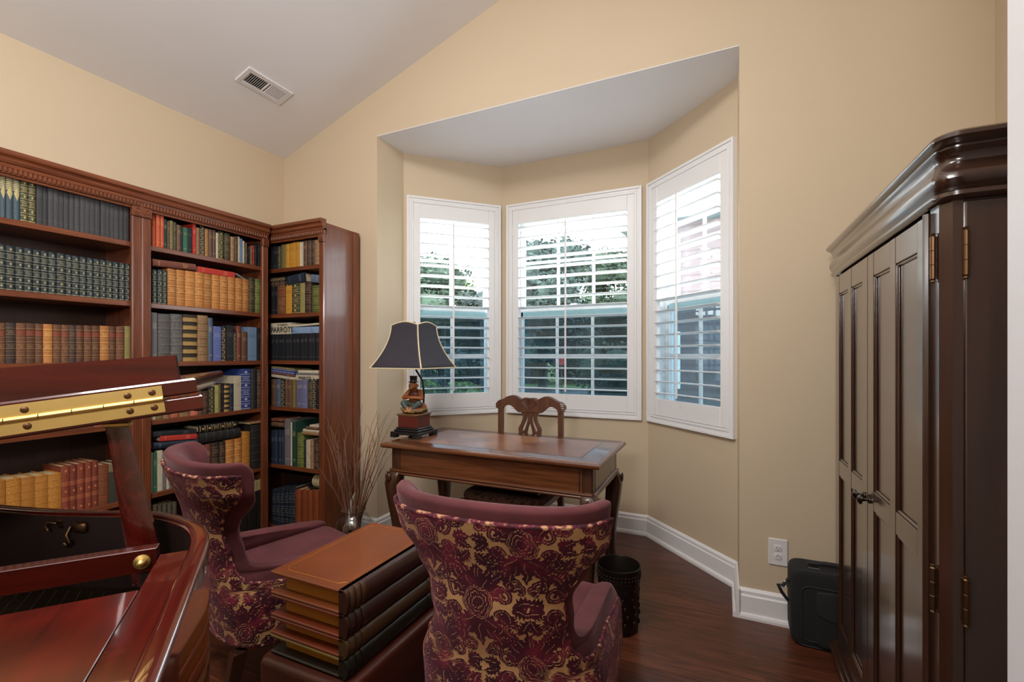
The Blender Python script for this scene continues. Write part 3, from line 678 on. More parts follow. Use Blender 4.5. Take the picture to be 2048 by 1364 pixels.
BOOKS = {
 '1a':[(0.85,0.018,0.179,'bluegilt'),(0.869,0.017,0.18,'bluegilt'),(0.887,0.021,0.183,'bluegilt'),(0.909,0.02,0.185,'bluegilt'),(0.93,0.025,0.181,'greengilt'),(0.956,0.024,0.183,'greengilt'),(0.982,0.02,0.175,'charcoal'),(1.003,0.018,0.175,'charcoal'),(1.021,0.018,0.175,'charcoal'),(1.04,0.018,0.175,'charcoal'),(1.059,0.018,0.177,'charcoal'),(1.078,0.018,0.177,'charcoal'),(1.097,0.017,0.177,'charcoal'),(1.115,0.019,0.177,'charcoal'),(1.135,0.018,0.177,'charcoal'),(1.154,0.018,0.177,'charcoal'),(1.173,0.019,0.177,'charcoal'),(1.193,0.02,0.179,'charcoal'),(1.214,0.019,0.179,'charcoal'),(1.234,0.018,0.179,'charcoal'),(1.253,0.018,0.179,'charcoal'),(1.272,0.019,0.179,'charcoal'),(1.292,0.019,0.179,'charcoal'),(1.312,0.021,0.18,'charcoal')],
 '1b':[(0.857,0.028,0.19,'tealgilt'),(0.886,0.029,0.19,'tealgilt'),(0.916,0.026,0.19,'tealgilt'),(0.943,0.027,0.19,'tealgilt'),(0.971,0.025,0.189,'tealgilt'),(0.997,0.025,0.189,'tealgilt'),(1.023,0.026,0.189,'tealgilt'),(1.05,0.031,0.19,'tealgilt'),(1.082,0.024,0.189,'tealgilt'),(1.107,0.027,0.189,'tealgilt'),(1.135,0.025,0.189,'tealgilt'),(1.161,0.024,0.189,'tealgilt'),(1.186,0.025,0.189,'tealgilt'),(1.212,0.024,0.189,'tealgilt'),(1.237,0.027,0.189,'tealgilt'),(1.265,0.024,0.189,'tealgilt'),(1.29,0.023,0.189,'tealgilt'),(1.315,0.021,0.188,'tealgilt')],
 '1c':[(0.855,0.029,0.172,'browncalf'),(0.885,0.031,0.174,'darkcalf'),(0.916,0.03,0.174,'browncalf'),(0.946,0.031,0.175,'browncalf'),(0.978,0.026,0.175,'browncalf'),(1.005,0.032,0.175,'ambercalf'),(1.038,0.027,0.175,'browncalf'),(1.066,0.027,0.175,'browncalf'),(1.094,0.025,0.176,'darkcalf'),(1.12,0.027,0.176,'browncalf'),(1.148,0.029,0.177,'browncalf'),(1.178,0.032,0.178,'browncalf'),(1.211,0.035,0.179,'ambercalf'),(1.247,0.028,0.179,'browncalf'),(1.276,0.033,0.179,'browncalf'),(1.312,0.024,0.183,'olivecloth')],
 '1e':[(0.848,0.036,0.207,'goldornate'),(0.887,0.046,0.205,'goldornate'),(0.933,0.042,0.202,'goldornate'),(0.976,0.043,0.199,'goldornate'),(1.02,0.045,0.195,'goldornate'),(1.066,0.031,0.221,'redgilt'),(1.097,0.024,0.221,'redgilt'),(1.122,0.03,0.221,'redgilt'),(1.153,0.025,0.222,'redgilt'),(1.179,0.026,0.222,'redgilt'),(1.206,0.04,0.197,'redmottle'),(1.248,0.033,0.193,'greytop'),(1.282,0.034,0.194,'greytop'),(1.316,0.016,0.197,'greytop')],
 '1d':[(1.119,0.067,0.149,'browncalf'),(1.187,0.036,0.138,'salmon'),(1.225,0.037,0.138,'tancalf'),(1.263,0.039,0.136,'salmon')],
 '2a':[(1.437,0.018,0.171,'orangecloth'),(1.456,0.019,0.172,'orangecloth'),(1.476,0.017,0.173,'orangecloth'),(1.494,0.015,0.16,'darkgreen'),(1.51,0.011,0.151,'browncloth'),(1.522,0.017,0.158,'oliveornate'),(1.54,0.018,0.155,'darkolive'),(1.558,0.02,0.144,'browncloth'),(1.578,0.013,0.142,'blackcloth'),(1.592,0.022,0.139,'greencloth'),(1.616,0.025,0.141,'blackcloth'),(1.644,0.018,0.174,'redcloth'),(1.663,0.02,0.154,'tancalf'),(1.685,0.026,0.17,'blackgilt'),(1.713,0.022,0.162,'ochre'),(1.736,0.02,0.164,'browncloth'),(1.757,0.019,0.164,'browncloth'),(1.777,0.013,0.153,'cream'),(1.792,0.033,0.166,'greengilt'),(1.829,0.035,0.164,'darkolive'),(1.867,0.024,0.15,'tancalf'),(1.893,0.02,0.158,'darkcalf'),(1.915,0.012,0.162,'cream'),(1.927,0.021,0.154,'paleblue'),(1.95,0.01,0.143,'cream'),(1.962,0.013,0.134,'darkolive'),(1.978,0.019,0.097,'blackcloth'),(1.999,0.013,0.119,'browncloth'),(2.015,0.013,0.127,'redcloth'),(2.03,0.014,0.135,'blackcloth'),(2.055,0.012,0.15,'blackcloth'),(2.07,0.012,0.148,'blackcloth')],
 '2b':[(1.439,0.022,0.181,'tealgilt'),(1.463,0.023,0.183,'tealgilt'),(1.487,0.023,0.183,'tealgilt'),(1.514,0.043,0.199,'ambercalf'),(1.558,0.043,0.2,'ambercalf'),(1.602,0.052,0.201,'ambercalf'),(1.655,0.048,0.202,'ambercalf'),(1.704,0.049,0.202,'ambercalf'),(1.754,0.047,0.203,'ambercalf'),(1.802,0.047,0.203,'ambercalf'),(1.851,0.046,0.204,'ambercalf'),(1.898,0.046,0.205,'ambercalf'),(1.945,0.044,0.205,'ambercalf'),(1.993,0.038,0.222,'darkolive'),(2.034,0.05,0.22,'mossgilt')],
 '2c':[(1.435,0.028,0.263,'greycloth'),(1.466,0.06,0.259,'bluemottle'),(1.529,0.061,0.263,'bluemottle'),(1.595,0.075,0.266,'goldblack'),(1.673,0.058,0.267,'tancalf'),(1.732,0.03,0.256,'bluegrey'),(1.763,0.047,0.208,'lavenderblue'),(1.813,0.025,0.21,'blackgilt'),(1.84,0.046,0.218,'blackcloth'),(1.887,0.019,0.178,'blackgilt'),(1.908,0.03,0.217,'redbrown'),(1.94,0.038,0.184,'browncloth'),(1.983,0.063,0.216,'paleblue'),(2.049,0.034,0.216,'blackcloth')],
 '2d':[(1.435,0.02,0.154,'cream'),(1.457,0.03,0.152,'oliveornate'),(1.489,0.033,0.15,'tancalf'),(1.523,0.048,0.146,'salmon'),(1.574,0.053,0.143,'tancalf'),(1.63,0.044,0.14,'salmon'),(1.675,0.024,0.137,'browncloth'),(1.7,0.031,0.135,'darkcalf'),(1.734,0.033,0.158,'blackgilt'),(1.768,0.027,0.164,'limecloth'),(1.797,0.012,0.17,'browncloth'),(1.81,0.015,0.169,'blackcloth'),(1.826,0.032,0.172,'goldblack'),(1.859,0.026,0.169,'navycloth'),(1.886,0.049,0.216,'cream'),(1.938,0.061,0.258,'bluegold'),(2.001,0.042,0.257,'blackcalf'),(2.045,0.044,0.253,'darkcalf')],
 '2e':[(1.435,0.006,0.215,'cream'),(1.442,0.018,0.215,'greencloth'),(1.462,0.029,0.219,'cream'),(1.493,0.015,0.207,'greycloth'),(1.51,0.015,0.199,'cream'),(1.526,0.013,0.189,'greycloth'),(1.562,0.033,0.191,'browncloth'),(1.596,0.032,0.185,'darkcalf'),(1.63,0.026,0.178,'browncalf'),(1.684,0.029,0.205,'tancalf'),(1.715,0.035,0.209,'redbrown'),(1.752,0.045,0.212,'darkcalf'),(1.799,0.034,0.21,'darkcalf'),(1.836,0.053,0.213,'ambercalf'),(1.892,0.047,0.213,'ambercalf'),(1.942,0.054,0.243,'goldornate'),(1.999,0.09,0.283,'blackcalf')],
 '2f':[(1.439,0.023,0.346,'creamtop'),(1.463,0.023,0.342,'creamtop'),(1.487,0.024,0.338,'creamtop'),(1.512,0.024,0.334,'creamtop'),(1.537,0.025,0.33,'creamtop'),(1.944,0.039,0.324,'blacktop'),(1.984,0.031,0.326,'blacktop'),(2.016,0.034,0.327,'blacktop'),(2.052,0.037,0.328,'blacktop')],
 '3a':[(-2.811,0.022,0.167,'blackcloth'),(-2.786,0.024,0.156,'blackcloth'),(-2.759,0.023,0.153,'blackcloth'),(-2.734,0.024,0.151,'darkolive'),(-2.706,0.047,0.16,'oliveornate'),(-2.655,0.031,0.16,'goldcloth'),(-2.621,0.027,0.163,'goldcloth'),(-2.592,0.026,0.164,'goldcloth'),(-2.563,0.034,0.163,'goldcloth'),(-2.527,0.015,0.16,'cream'),(-2.51,0.013,0.161,'cream'),(-2.495,0.032,0.164,'browncloth'),(-2.46,0.034,0.165,'darkcalf'),(-2.423,0.032,0.161,'darkcalf'),(-2.389,0.04,0.157,'tancalf')],
 '3b':[(-2.801,0.033,0.189,'blackcloth'),(-2.765,0.027,0.188,'blackcloth'),(-2.735,0.073,0.192,'browncalf'),(-2.66,0.056,0.194,'goldcloth'),(-2.6,0.069,0.196,'greengilt'),(-2.528,0.048,0.196,'olivecloth'),(-2.478,0.055,0.201,'darkcalf'),(-2.419,0.065,0.173,'mossgilt')],
 '3c':[(-2.8,0.031,0.173,'blackcloth'),(-2.767,0.031,0.174,'blackcloth'),(-2.734,0.031,0.174,'blackcloth'),(-2.701,0.034,0.175,'blackcloth'),(-2.665,0.033,0.175,'blackcloth'),(-2.63,0.033,0.176,'blackcloth'),(-2.595,0.033,0.176,'blackcloth'),(-2.56,0.032,0.177,'blackcloth'),(-2.526,0.035,0.177,'blackcloth'),(-2.489,0.034,0.178,'blackcloth'),(-2.454,0.034,0.179,'blackcloth'),(-2.418,0.029,0.179,'blackcloth'),(-2.387,0.033,0.18,'blackcloth')],
 '3d':[(-2.801,0.05,0.183,'browncloth'),(-2.747,0.045,0.184,'bluegrey'),(-2.7,0.032,0.185,'blackgilt'),(-2.665,0.024,0.186,'browncloth'),(-2.64,0.042,0.182,'browncloth'),(-2.596,0.03,0.184,'oliveornate'),(-2.563,0.06,0.189,'lavender'),(-2.501,0.042,0.189,'lavender'),(-2.457,0.04,0.191,'darkolive'),(-2.415,0.027,0.192,'blackgilt'),(-2.385,0.03,0.193,'blackcloth')],
 '3e':[(-2.804,0.037,0.224,'navycloth'),(-2.764,0.028,0.226,'navycloth'),(-2.733,0.029,0.229,'navycloth'),(-2.701,0.025,0.231,'navycloth'),(-2.672,0.058,0.301,'greycloth'),(-2.611,0.011,0.287,'cream'),(-2.597,0.035,0.293,'darkgreen'),(-2.556,0.06,0.223,'mossgilt'),(-2.491,0.018,0.182,'blackcloth'),(-2.471,0.038,0.183,'cream'),(-2.431,0.026,0.182,'tancalf'),(-2.402,0.04,0.184,'darkcalf')],
 '3f':[(-2.8,0.043,0.232,'navytop'),(-2.755,0.038,0.241,'navytop'),(-2.715,0.038,0.248,'navytop'),(-2.675,0.036,0.256,'navytop'),(-2.636,0.034,0.264,'navytop'),(-2.6,0.032,0.271,'navytop'),(-2.564,0.049,0.261,'rustcloth'),(-2.513,0.049,0.266,'rustcloth'),(-2.462,0.05,0.271,'rustcloth'),(-2.41,0.049,0.276,'rustcloth')],
}
rb = random.Random(11)
for key, items in BOOKS.items():
    cs, sh = key
    for i, (p, w, h, st) in enumerate(items):
        if cs in '12': w = min(w, (2.081 if cs == '2' else 1.350) - p)
        dep = min(.235, max(.13, h * .78)) + rb.uniform(-.008, .008)
        lab = '%s book, %s from left, %s of %s' % (ST[st][0], ordn(i + 1), SHN[sh], CSN[cs])
        grp = 'books on the %s of the %s' % (SHN[sh], CSN[cs]); js = rb.uniform(-.004, .004)
        if cs in '12': make_book(st, lab, grp, (CX - .030 + js, p, SZ[sh] + .0006), (0, 0, PI / 2), (w, dep, h))
        else: make_book(st, lab, grp, (p, CY + .030 + js, SZ[sh] + .0006), (0, 0, 0), (w, dep, h))
# books lying flat: spine toward the room.  (style, case, along start, length, z bottom, thickness, depth, tilt, look)
def flat_book(st, cs, a0, ln, z, th, dep, tilt, label, setback=.03):
    # upright book turned on its side: its height runs along the shelf
    if cs in '12':
        m = Matrix.Translation((CX - setback, a0, z)) @ Matrix.Rotation(PI / 2, 4, 'Z') @ Matrix.Rotation(-tilt, 4, 'Y') @ Matrix(((0, 0, 1, 0), (0, 1, 0, 0), (1, 0, 0, 0), (0, 0, 0, 1)))
    else:
        m = Matrix.Translation((a0, CY + setback, z)) @ Matrix.Rotation(-tilt, 4, 'Y') @ Matrix(((0, 0, 1, 0), (0, 1, 0, 0), (1, 0, 0, 0), (0, 0, 0, 1)))
    o = make_book(st, label, 'books lying flat in the bookcases', (0, 0, 0), (0, 0, 0), (1, 1, 1))
    o.matrix_world = m @ Matrix.Diagonal((th, dep, ln, 1)) 
    return o
flat_book('redbrown', '2', 1.439, .222, 1.7255, .036, .15, .05, 'long maroon book lying across the teal gilt volumes')
flat_book('redcloth', '2', 1.674, .222, 1.7305, .033, .15, .0, 'dark red book lying flat on the amber leather set')
flat_book('greycloth', '2', 1.902, .085, 1.752, .010, .12, -.42, 'thin grey booklet sliding down beside the red book')
flat_book('blackcloth', '2', 1.442, .224, .811, .028, .16, -.08, 'black book on top of the bright red lying book')
flat_book('redcloth', '2', 1.476, .192, .783, .030, .15, -.09, 'bright red book lying above the wing chair back')
flat_book('navycloth', '2', 1.441, .230, .746, .034, .17, -.08, 'navy book lying at the bottom of the small flat pile')
flat_book('blackgilt', '2', 1.679, .232, .798, .038, .16, .0, 'glossy dark green-black book topmost over the leather volumes')
flat_book('blackcalf', '2', 1.680, .250, .735, .058, .18, .0, 'thick black leather book lying over the leather volumes')
flat_book('blackcalf', '2', 1.600, .110, 1.049, .070, .12, .0, 'thick black book lying just above the piano lid')
flat_book('tancalf', '2', 1.999, .088, .802, .012, .12, .0, 'small tan book on top of the tall black volume')
# corner bookcase
flat_book('darkcalf', '3', -2.803, .155, 1.711, .030, .14, .0, 'lower dark book with gold edge lying over brown volumes')
flat_book('blackgilt', '3', -2.805, .150, 1.742, .030, .14, .0, 'upper black book lying beside the tilted dark blue one')
flat_book('navycloth', '3', -2.637, .160, 1.712, .062, .14, .10, 'thick dark blue book tilted over the golden-yellow ones')
flat_book('bluegrey', '3', -2.428, .072, 1.722, .050, .12, -.14, 'small teal-blue book resting at the pilaster end')
pr1 = flat_book('cream', '3', -2.805, .194, 1.389, .076, .17, .0, 'large white parrot book lying over the black set')
pb1 = flat_book('paleblue', '3', -2.606, .246, 1.391, .042, .17, .0, 'light blue book lying flat over the black set')
flat_book('cream', '3', -2.627, .268, 1.434, .012, .15, .035, 'thin white booklet on top of the light blue book')
mg = [('cream', -2.801, .232, 1.0845, .020, -.08, 'white magazine lowest in the slanted corner pile'), ('redbrown', -2.801, .230, 1.105, .012, -.08, 'red magazine in the slanted corner pile'), ('bluegold', -2.800, .228, 1.118, .018, -.08, 'blue magazine in the slanted corner pile'), ('lavender', -2.800, .226, 1.137, .010, -.07, 'lilac magazine in the slanted corner pile'), ('olivecloth', -2.799, .220, 1.148, .008, -.07, 'yellowish magazine topmost in the slanted corner pile')]
for st, a0, ln, z, th, tl, lb in mg: flat_book(st, '3', a0, ln, z + .016, th, .15, tl, lb)
pr2 = flat_book('cream', '3', -2.566, .206, 1.0835, .034, .16, .0, 'white book lettered PARROTS in the corner bookcase')
flat_book('greycloth', '3', -2.560, .198, 1.118, .014, .15, .0, 'grey magazine on the book lettered PARROTS')
flat_book('cream', '3', -2.545, .182, 1.1325, .016, .15, .0, 'white magazine topmost above the book lettered PARROTS')
flat_book('redbrown', '3', -2.798, .128, .797, .022, .14, .03, 'red-edged book lying over the navy volumes')
flat_book('browncloth', '3', -2.797, .122, .764, .030, .14, .0, 'brown book lying directly on the navy volumes')
flat_book('tancalf', '3', -2.505, .148, .728, .022, .14, .0, 'tan book lying low in the brown pile behind the twigs')
flat_book('cream', '3', -2.500, .142, .751, .014, .14, .0, 'cream book in the brown pile behind the twigs')
flat_book('browncloth', '3', -2.470, .110, .7655, .018, .14, .0, 'brown book in the pile behind the twigs')
flat_book('cream', '3', -2.440, .078, .784, .012, .12, .0, 'small cream booklet topmost in the brown pile behind the twigs')
def lettering(parent_book, text, size, loc, rot, parent=None, mat=None):
    cu = bpy.data.curves.new('spine_lettering', 'FONT'); cu.body = text; cu.size = size; cu.extrude = .0003
    tmp = bpy.data.objects.new('t', cu); col.objects.link(tmp); dg = bpy.context.evaluated_depsgraph_get(); me = bpy.data.meshes.new_from_object(tmp.evaluated_get(dg)); bpy.data.objects.remove(tmp)
    me.materials.clear(); me.materials.append(mat or M['slot'])
    o = bpy.data.objects.new('spine_lettering', me); col.objects.link(o)
    bpy.context.view_layer.update()
    w = Matrix.Translation(loc) @ Matrix.Rotation(PI / 2, 4, 'X')
    o.parent = parent_book; o.matrix_parent_inverse = parent_book.matrix_world.inverted(); o.matrix_basis = w
    return o
lettering(pr1, 'PARROTS', .050, (-2.797, CY + .0255, 1.403), 0)
lettering(pr1, 'OF PARROTS', .017, (-2.735, CY + .0255, 1.446), 0)
lettering(pr2, 'PARROTS', .026, (-2.535, CY + .0265, 1.0915), 0)
# things on the corner shelf
tag(MB().lathe([(.02, 0), (.05, .002), (.066, .010), (.069, .012), (.064, .012), (.048, .005), (.001, .004)], (-2.435, CY + .10, .3775), 28).build('dish', M['black'], None, True), 'shallow black dish on the rust-orange books', 'dish')
cr = empty('rope_coil', (-2.425, CY + .10, .383)); tag(cr, 'pale coil of rope on the rust-orange books', 'rope')
for i in range(4):
    MB().tube([(.014 * math.cos(0) + (i - 1.5) * .022, .035 * math.sin(a), .036 + .036 * math.cos(a)) for a in [2 * PI * q / 20 for q in range(21)]], .009, 8).build('rope_turn', plain('pale_rope', lin(176, 162, 122), .8) if i == 0 else bpy.data.materials['pale_rope'], cr, True)
# ------------------------------------------------------------------ writing desk
DX0, DX1, DY0, DY1, DZ = -1.745, -.503, 2.040, 2.660, .760
dk = empty('writing_desk', ((DX0 + DX1) / 2, (DY0 + DY1) / 2, 0)); tag(dk, 'carved walnut writing desk with inlaid top in the bay', 'desk')
hw, hd = (DX1 - DX0) / 2, (DY1 - DY0) / 2
tp = [(-.0, 0), (.0, .012), (-.006, .019), (-.012, .022), (-.012, .026), (-.004, .030)]
def rectring(x, y, z): return [(-x, -y, z), (x, -y, z), (x, y, z), (-x, y, z)]
tb = MB().loft([rectring(hw - .018, hd - .018, DZ - .030), rectring(hw - .006, hd - .006, DZ - .028), rectring(hw, hd, DZ - .020), rectring(hw, hd, DZ - .011), rectring(hw - .005, hd - .005, DZ - .005), rectring(hw - .014, hd - .014, DZ - .002), rectring(hw - .02, hd - .02, DZ)])
tb.build('desktop', M['desk'], dk, True, 25)
def inlay_mat():
    t = NT('burl_veneer_patchwork', Roughness=.34); t.b.inputs['Coat Weight'].default_value = .4; t.b.inputs['Coat Roughness'].default_value = .18
    v = t.coord(); r = t.mapping(v, (7.5, 7.5, 7.5), rot=(0, 0, .785))
    ch = t.n('ShaderNodeTexVoronoi', {'Vector': r, 'Scale': 1., 'Randomness': .25}, distance='CHEBYCHEV').outputs['Color']
    cv = t.n('ShaderNodeSeparateColor', {0: ch}).outputs[0]
    g = t.noise(v, 26, 6, .65, 1.2)
    c = t.ramp(cv, [(.1, lin(120, 72, 44)), (.4, lin(152, 94, 56)), (.7, lin(126, 74, 50)), (1., lin(172, 114, 70))])
    t.base(t.mix(t.math('MULTIPLY', g, .55), c, lin(84, 46, 28))); return t.m
MB().box(-hw + .115, hw - .115, -hd + .095, hd - .095, DZ - .002, DZ + .0006).build('inlaid_panel', inlay_mat(), dk)
MB().box(-hw + .110, hw - .110, -hd + .090, hd - .090, DZ - .002, DZ + .0003).build('inlay_border', M['black'], dk)
ax, ay, az0, az1 = hw - .042, hd - .042, .598, .730
MB().box(-ax + .05, ax - .05, -ay, -ay + .022, az0, az1, .001).build('front_apron', M['desk'], dk)
MB().box(-ax + .05, ax - .05, ay - .022, ay, az0, az1, .001).build('back_apron', M['desk'], dk)
for s in (-1, 1):
    MB().box(s * ax - (.022 if s > 0 else 0), s * ax + (0 if s > 0 else .022), -ay + .05, ay - .05, az0, az1, .001).build('side_apron', M['desk'], dk)
MB().box(-ax + .06, -ax + .065, -ay - .0015, -ay, az0, az1).box(ax - .065, ax - .06, -ay - .0015, -ay, az0, az1).build('stile_line', M['black'], dk)
gd = [(.0, 0), (-.006, .001), (-.010, .006), (-.010, .010), (-.006, .014), (-.010, .018), (-.012, .024), (-.008, .029), (0, .031)]
MB().extrude(gd, (-ax, -ay, az0 - .018), (ax, -ay, az0 - .018), (0, 1, 0), (0, 0, 1)).extrude(gd, (ax, ay, az0 - .018), (-ax, ay, az0 - .018), (0, -1, 0), (0, 0, 1)).extrude(gd, (ax, -ay, az0 - .018), (ax, ay, az0 - .018), (-1, 0, 0), (0, 0, 1)).extrude(gd, (-ax, ay, az0 - .018), (-ax, -ay, az0 - .018), (1, 0, 0), (0, 0, 1)).build('gadroon_molding', M['desk'], dk, True, 50)
def desk_leg(sx, sy):
    lg = MB()
    # section: (z, outward shift, half width)
    prof = [(.730, .0, .030), (.600, .0, .030), (.596, .004, .036), (.570, .012, .042), (.53, .017, .043), (.47, .013, .041), (.40, .007, .038), (.30, .0, .034), (.20, -.003, .030), (.10, .002, .027), (.055, .008, .028), (.03, .012, .031), (.0, .012, .030)]
    rings = []
    for z, o, w in prof:
        cx, cy = sx * (ax - .030 + o * 1.0), sy * (ay - .030 + o * 1.0); q = []
        for j in range(16):
            a = 2 * PI * j / 16; c, s_ = math.cos(a), math.sin(a); e = .45 if z > .3 else .7
            q.append((cx + w * math.copysign(abs(c) ** e, c), cy + w * math.copysign(abs(s_) ** e, s_), z))
        rings.append(q)
    l = lg.loft(rings).build('leg', M['desk_v'], dk, True, 50)
    kn = MB()
    for i in range(5):
        zz = .565 - i * .045; o = .012 - i * .006 + (.006 if i < 2 else 0); sp = .042 - i * .003
        for dx, dy in ((1, 0), (0, 1)):
            cx = sx * (ax - .030 + o + (sp if dx else .006)); cy = sy * (ay - .030 + o + (sp if dy else .006))
            kn.sell((cx, cy, zz), (.008 if dx else .018 - i * .002, .008 if dy else .018 - i * .002, .026), 1, 1, 10, 6)
    kn.build('knee_carving', M['desk_v'], l, True, 60)
for sx in (-1, 1):
    for sy in (-1, 1): desk_leg(sx, sy)

# ------------------------------------------------------------------ table lamp with a seated monkey
LX, LY = -1.699, 2.292
lp = empty('table_lamp', (LX, LY, DZ + .0008)); tag(lp, 'monkey figure table lamp with black bell shade on the desk', 'lamp')
M['shade'] = plain('black_shade_cloth', lin(50, 47, 56), .8); M['shade_trim'] = plain('cream_braid', lin(220, 204, 168), .8)
M['redbox'] = plain('oxblood_lacquer', lin(92, 36, 28), .4); M['tanmold'] = plain('gilt_molding', lin(120, 88, 54), .5)
M['fur'] = plain('bronzed_fur', lin(150, 84, 34), .45); M['skin'] = plain('monkey_face_tan', lin(176, 120, 76), .5)
M['vest'] = plain('maroon_vest', lin(86, 34, 26), .5); M['breeches'] = plain('slate_breeches', lin(70, 80, 76), .5); M['cush'] = plain('gold_red_cushion', lin(148, 74, 48), .45); M['foliage'] = plain('bronzed_leaves', lin(112, 94, 48), .5)
def sqbox(mb, h, z0, z1, c=.002): return mb.box(-h, h, -h, h, z0, z1, c)
pl = MB()
for sx in (-1, 1):
    for sy in (-1, 1): pl.box(min(sx * .1, sx * .062), max(sx * .1, sx * .062), min(sy * .1, sy * .062), max(sy * .1, sy * .062), 0, .022, .001)
sqbox(pl, .1, .018, .034); sqbox(pl, .086, .034, .046, .004); sqbox(pl, .078, .046, .058, .004)
pl.build('plinth', M['black'], lp)
sqbox(MB(), .068, .058, .124).build('pedestal', M['redbox'], lp)
m_ = MB(); sqbox(m_, .071, .124, .130); sqbox(m_, .076, .130, .138, .003); m_.build('pedestal_cap', M['tanmold'], lp)
fig = empty('monkey', (0, 0, .138)); fig.parent = lp; fig.rotation_euler[2] = math.radians(6)
# figure faces local -y
b = MB(); b.sell((0, .01, .098), (.040, .032, .052), 1, 1, 16, 10); b.sell((0, -.012, .166), (.026, .026, .027), 1, 1, 16, 10); b.sell((0, -.036, .156), (.016, .014, .013), 1, 1, 12, 8); b.capsule((0, .005, .135), (0, -.006, .155), .020, .018)
for s in (-1, 1):
    b.capsule((s * .036, .008, .128), (s * .060, -.018, .092), .016, .013); b.capsule((s * .060, -.018, .092), (s * .008, -.046, .098), .013, .009); b.sell((s * .028, -.008, .166), (.006, .007, .009), 1, 1, 8, 6)
    for q in range(4): b.capsule((s * .012 - .004 + q * .003, -.05, .103 - q * .004), (-s * .012, -.053, .106 - q * .005), .0038, .003, 6)
body = b.build('body', M['fur'], fig, True, 180); rm = body.modifiers.new('remesh', 'REMESH'); rm.mode = 'VOXEL'; rm.voxel_size = .0028; rm.use_smooth_shade = True
fc = MB().sell((0, -.030, .166), (.018, .012, .019), 1, 1, 14, 8).sell((0, -.042, .155), (.013, .010, .010), 1, 1, 12, 8).build('face', M['skin'], fig, True)
MB().sell((-.008, -.0415, .171), (.003, .002, .003), 1, 1, 8, 6).sell((.008, -.0415, .171), (.003, .002, .003), 1, 1, 8, 6).sell((0, -.0515, .159), (.004, .002, .002), 1, 1, 8, 6).box(-.008, .008, -.0525, -.049, .1505, .1515).build('eyes_nose_mouth', M['slot'], fig)
MB().sell((0, .012, .108), (.0425, .034, .038), .9, .9, 18, 10).build('vest', M['vest'], fig, True)
lgm = MB()
for s in (-1, 1):
    lgm.capsule((s * .022, .005, .055), (s * .052, -.036, .060), .024, .019); lgm.capsule((s * .052, -.036, .060), (s * .016, -.052, .028), .018, .013)
lgm.sell((0, .012, .052), (.044, .036, .030), 1, 1, 16, 8)
lg_ = lgm.build('breeches', M['breeches'], fig, True); r2 = lg_.modifiers.new('remesh', 'REMESH'); r2.mode = 'VOXEL'; r2.voxel_size = .003; r2.use_smooth_shade = True
ft = MB()
for s in (-1, 1): ft.capsule((s * .018, -.050, .034), (s * .004, -.062, .020), .011, .010); ft.sell((s * .006 + s * .006, -.068, .016), (.011, .018, .008), 1, 1, 10, 6)
ft.build('feet', M['skin'], fig, True)
MB().sell((0, 0, .020), (.074, .066, .022), .8, .9, 24, 10).sell((.035, .02, .036), (.036, .032, .026), 1, 1, 14, 8).build('cushion', M['cush'], fig, True)
lf = MB(); rl = random.Random(2)
for i in range(26):
    a = 2 * PI * i / 26; lf.sell((.070 * math.cos(a), .064 * math.sin(a), .012 + rl.uniform(0, .014)), (.014, .012, .010), 1, 1, 8, 6)
lf.build('leaf_border', M['foliage'], fig, True)
MB().lathe([(.032, 0), (.034, .003), (.022, .005), (.021, .010), (.0225, .034), (.0245, .036), (.0245, .039), (.001, .040)], (0, -.008, .186), 20).build('top_hat', M['black'], fig, True, 50)
MB().tube([(.03, .05, .15), (.034, .052, .25), (.03, .045, .33), (.006, .012, .395), (0, 0, .43), (0, 0, .66)], .006, 10).build('stem', M['black'], lp, True)
# bell shade: four panels with scalloped tops
shz0, shz1 = .411, .672
def shade_half(u): # half side of the square at height fraction u (0 bottom, 1 top)
    return .095 + .087 * (1 - u) ** 1.9
sd = MB(); NZ, NX = 12, 12; trim = MB()
for q in range(4):
    rm_ = Matrix.Rotation(q * PI / 2, 4, 'Z'); rows = []
    for i in range(NZ + 1):
        row = []
        for j in range(NX + 1):
            f = j / NX * 2 - 1; top = 1 + .075 * math.cos(f * PI / 2) - .03; u = i / NZ * top
            h = shade_half(min(u, 1)); row.append(rm_ @ Vector((f * h, -h, shz0 + u * (shz1 - shz0))))
        rows.append(row)
    sd.add([p for r in rows for p in r], [(i * (NX + 1) + j, i * (NX + 1) + j + 1, (i + 1) * (NX + 1) + j + 1, (i + 1) * (NX + 1) + j) for i in range(NZ) for j in range(NX)])
    trim.tube([r[0] for r in rows], .0042, 6); trim.tube(rows[-1], .004, 6); trim.tube(rows[0], .004, 6)
so = sd.build('shade', M['shade'], lp, True, 60); md = so.modifiers.new('thick', 'SOLIDIFY'); md.thickness = .003
trim.build('shade_trim', M['shade_trim'], so, True)
MB().lathe([(.004, 0), (.006, .006), (.003, .010), (.010, .018), (.010, .024), (.001, .030)], (0, 0, .660), 14).tube([(-.1, 0, .655), (0, 0, .655), (.1, 0, .655)], .003, 6).build('finial', M['brass_dk'], lp, True)

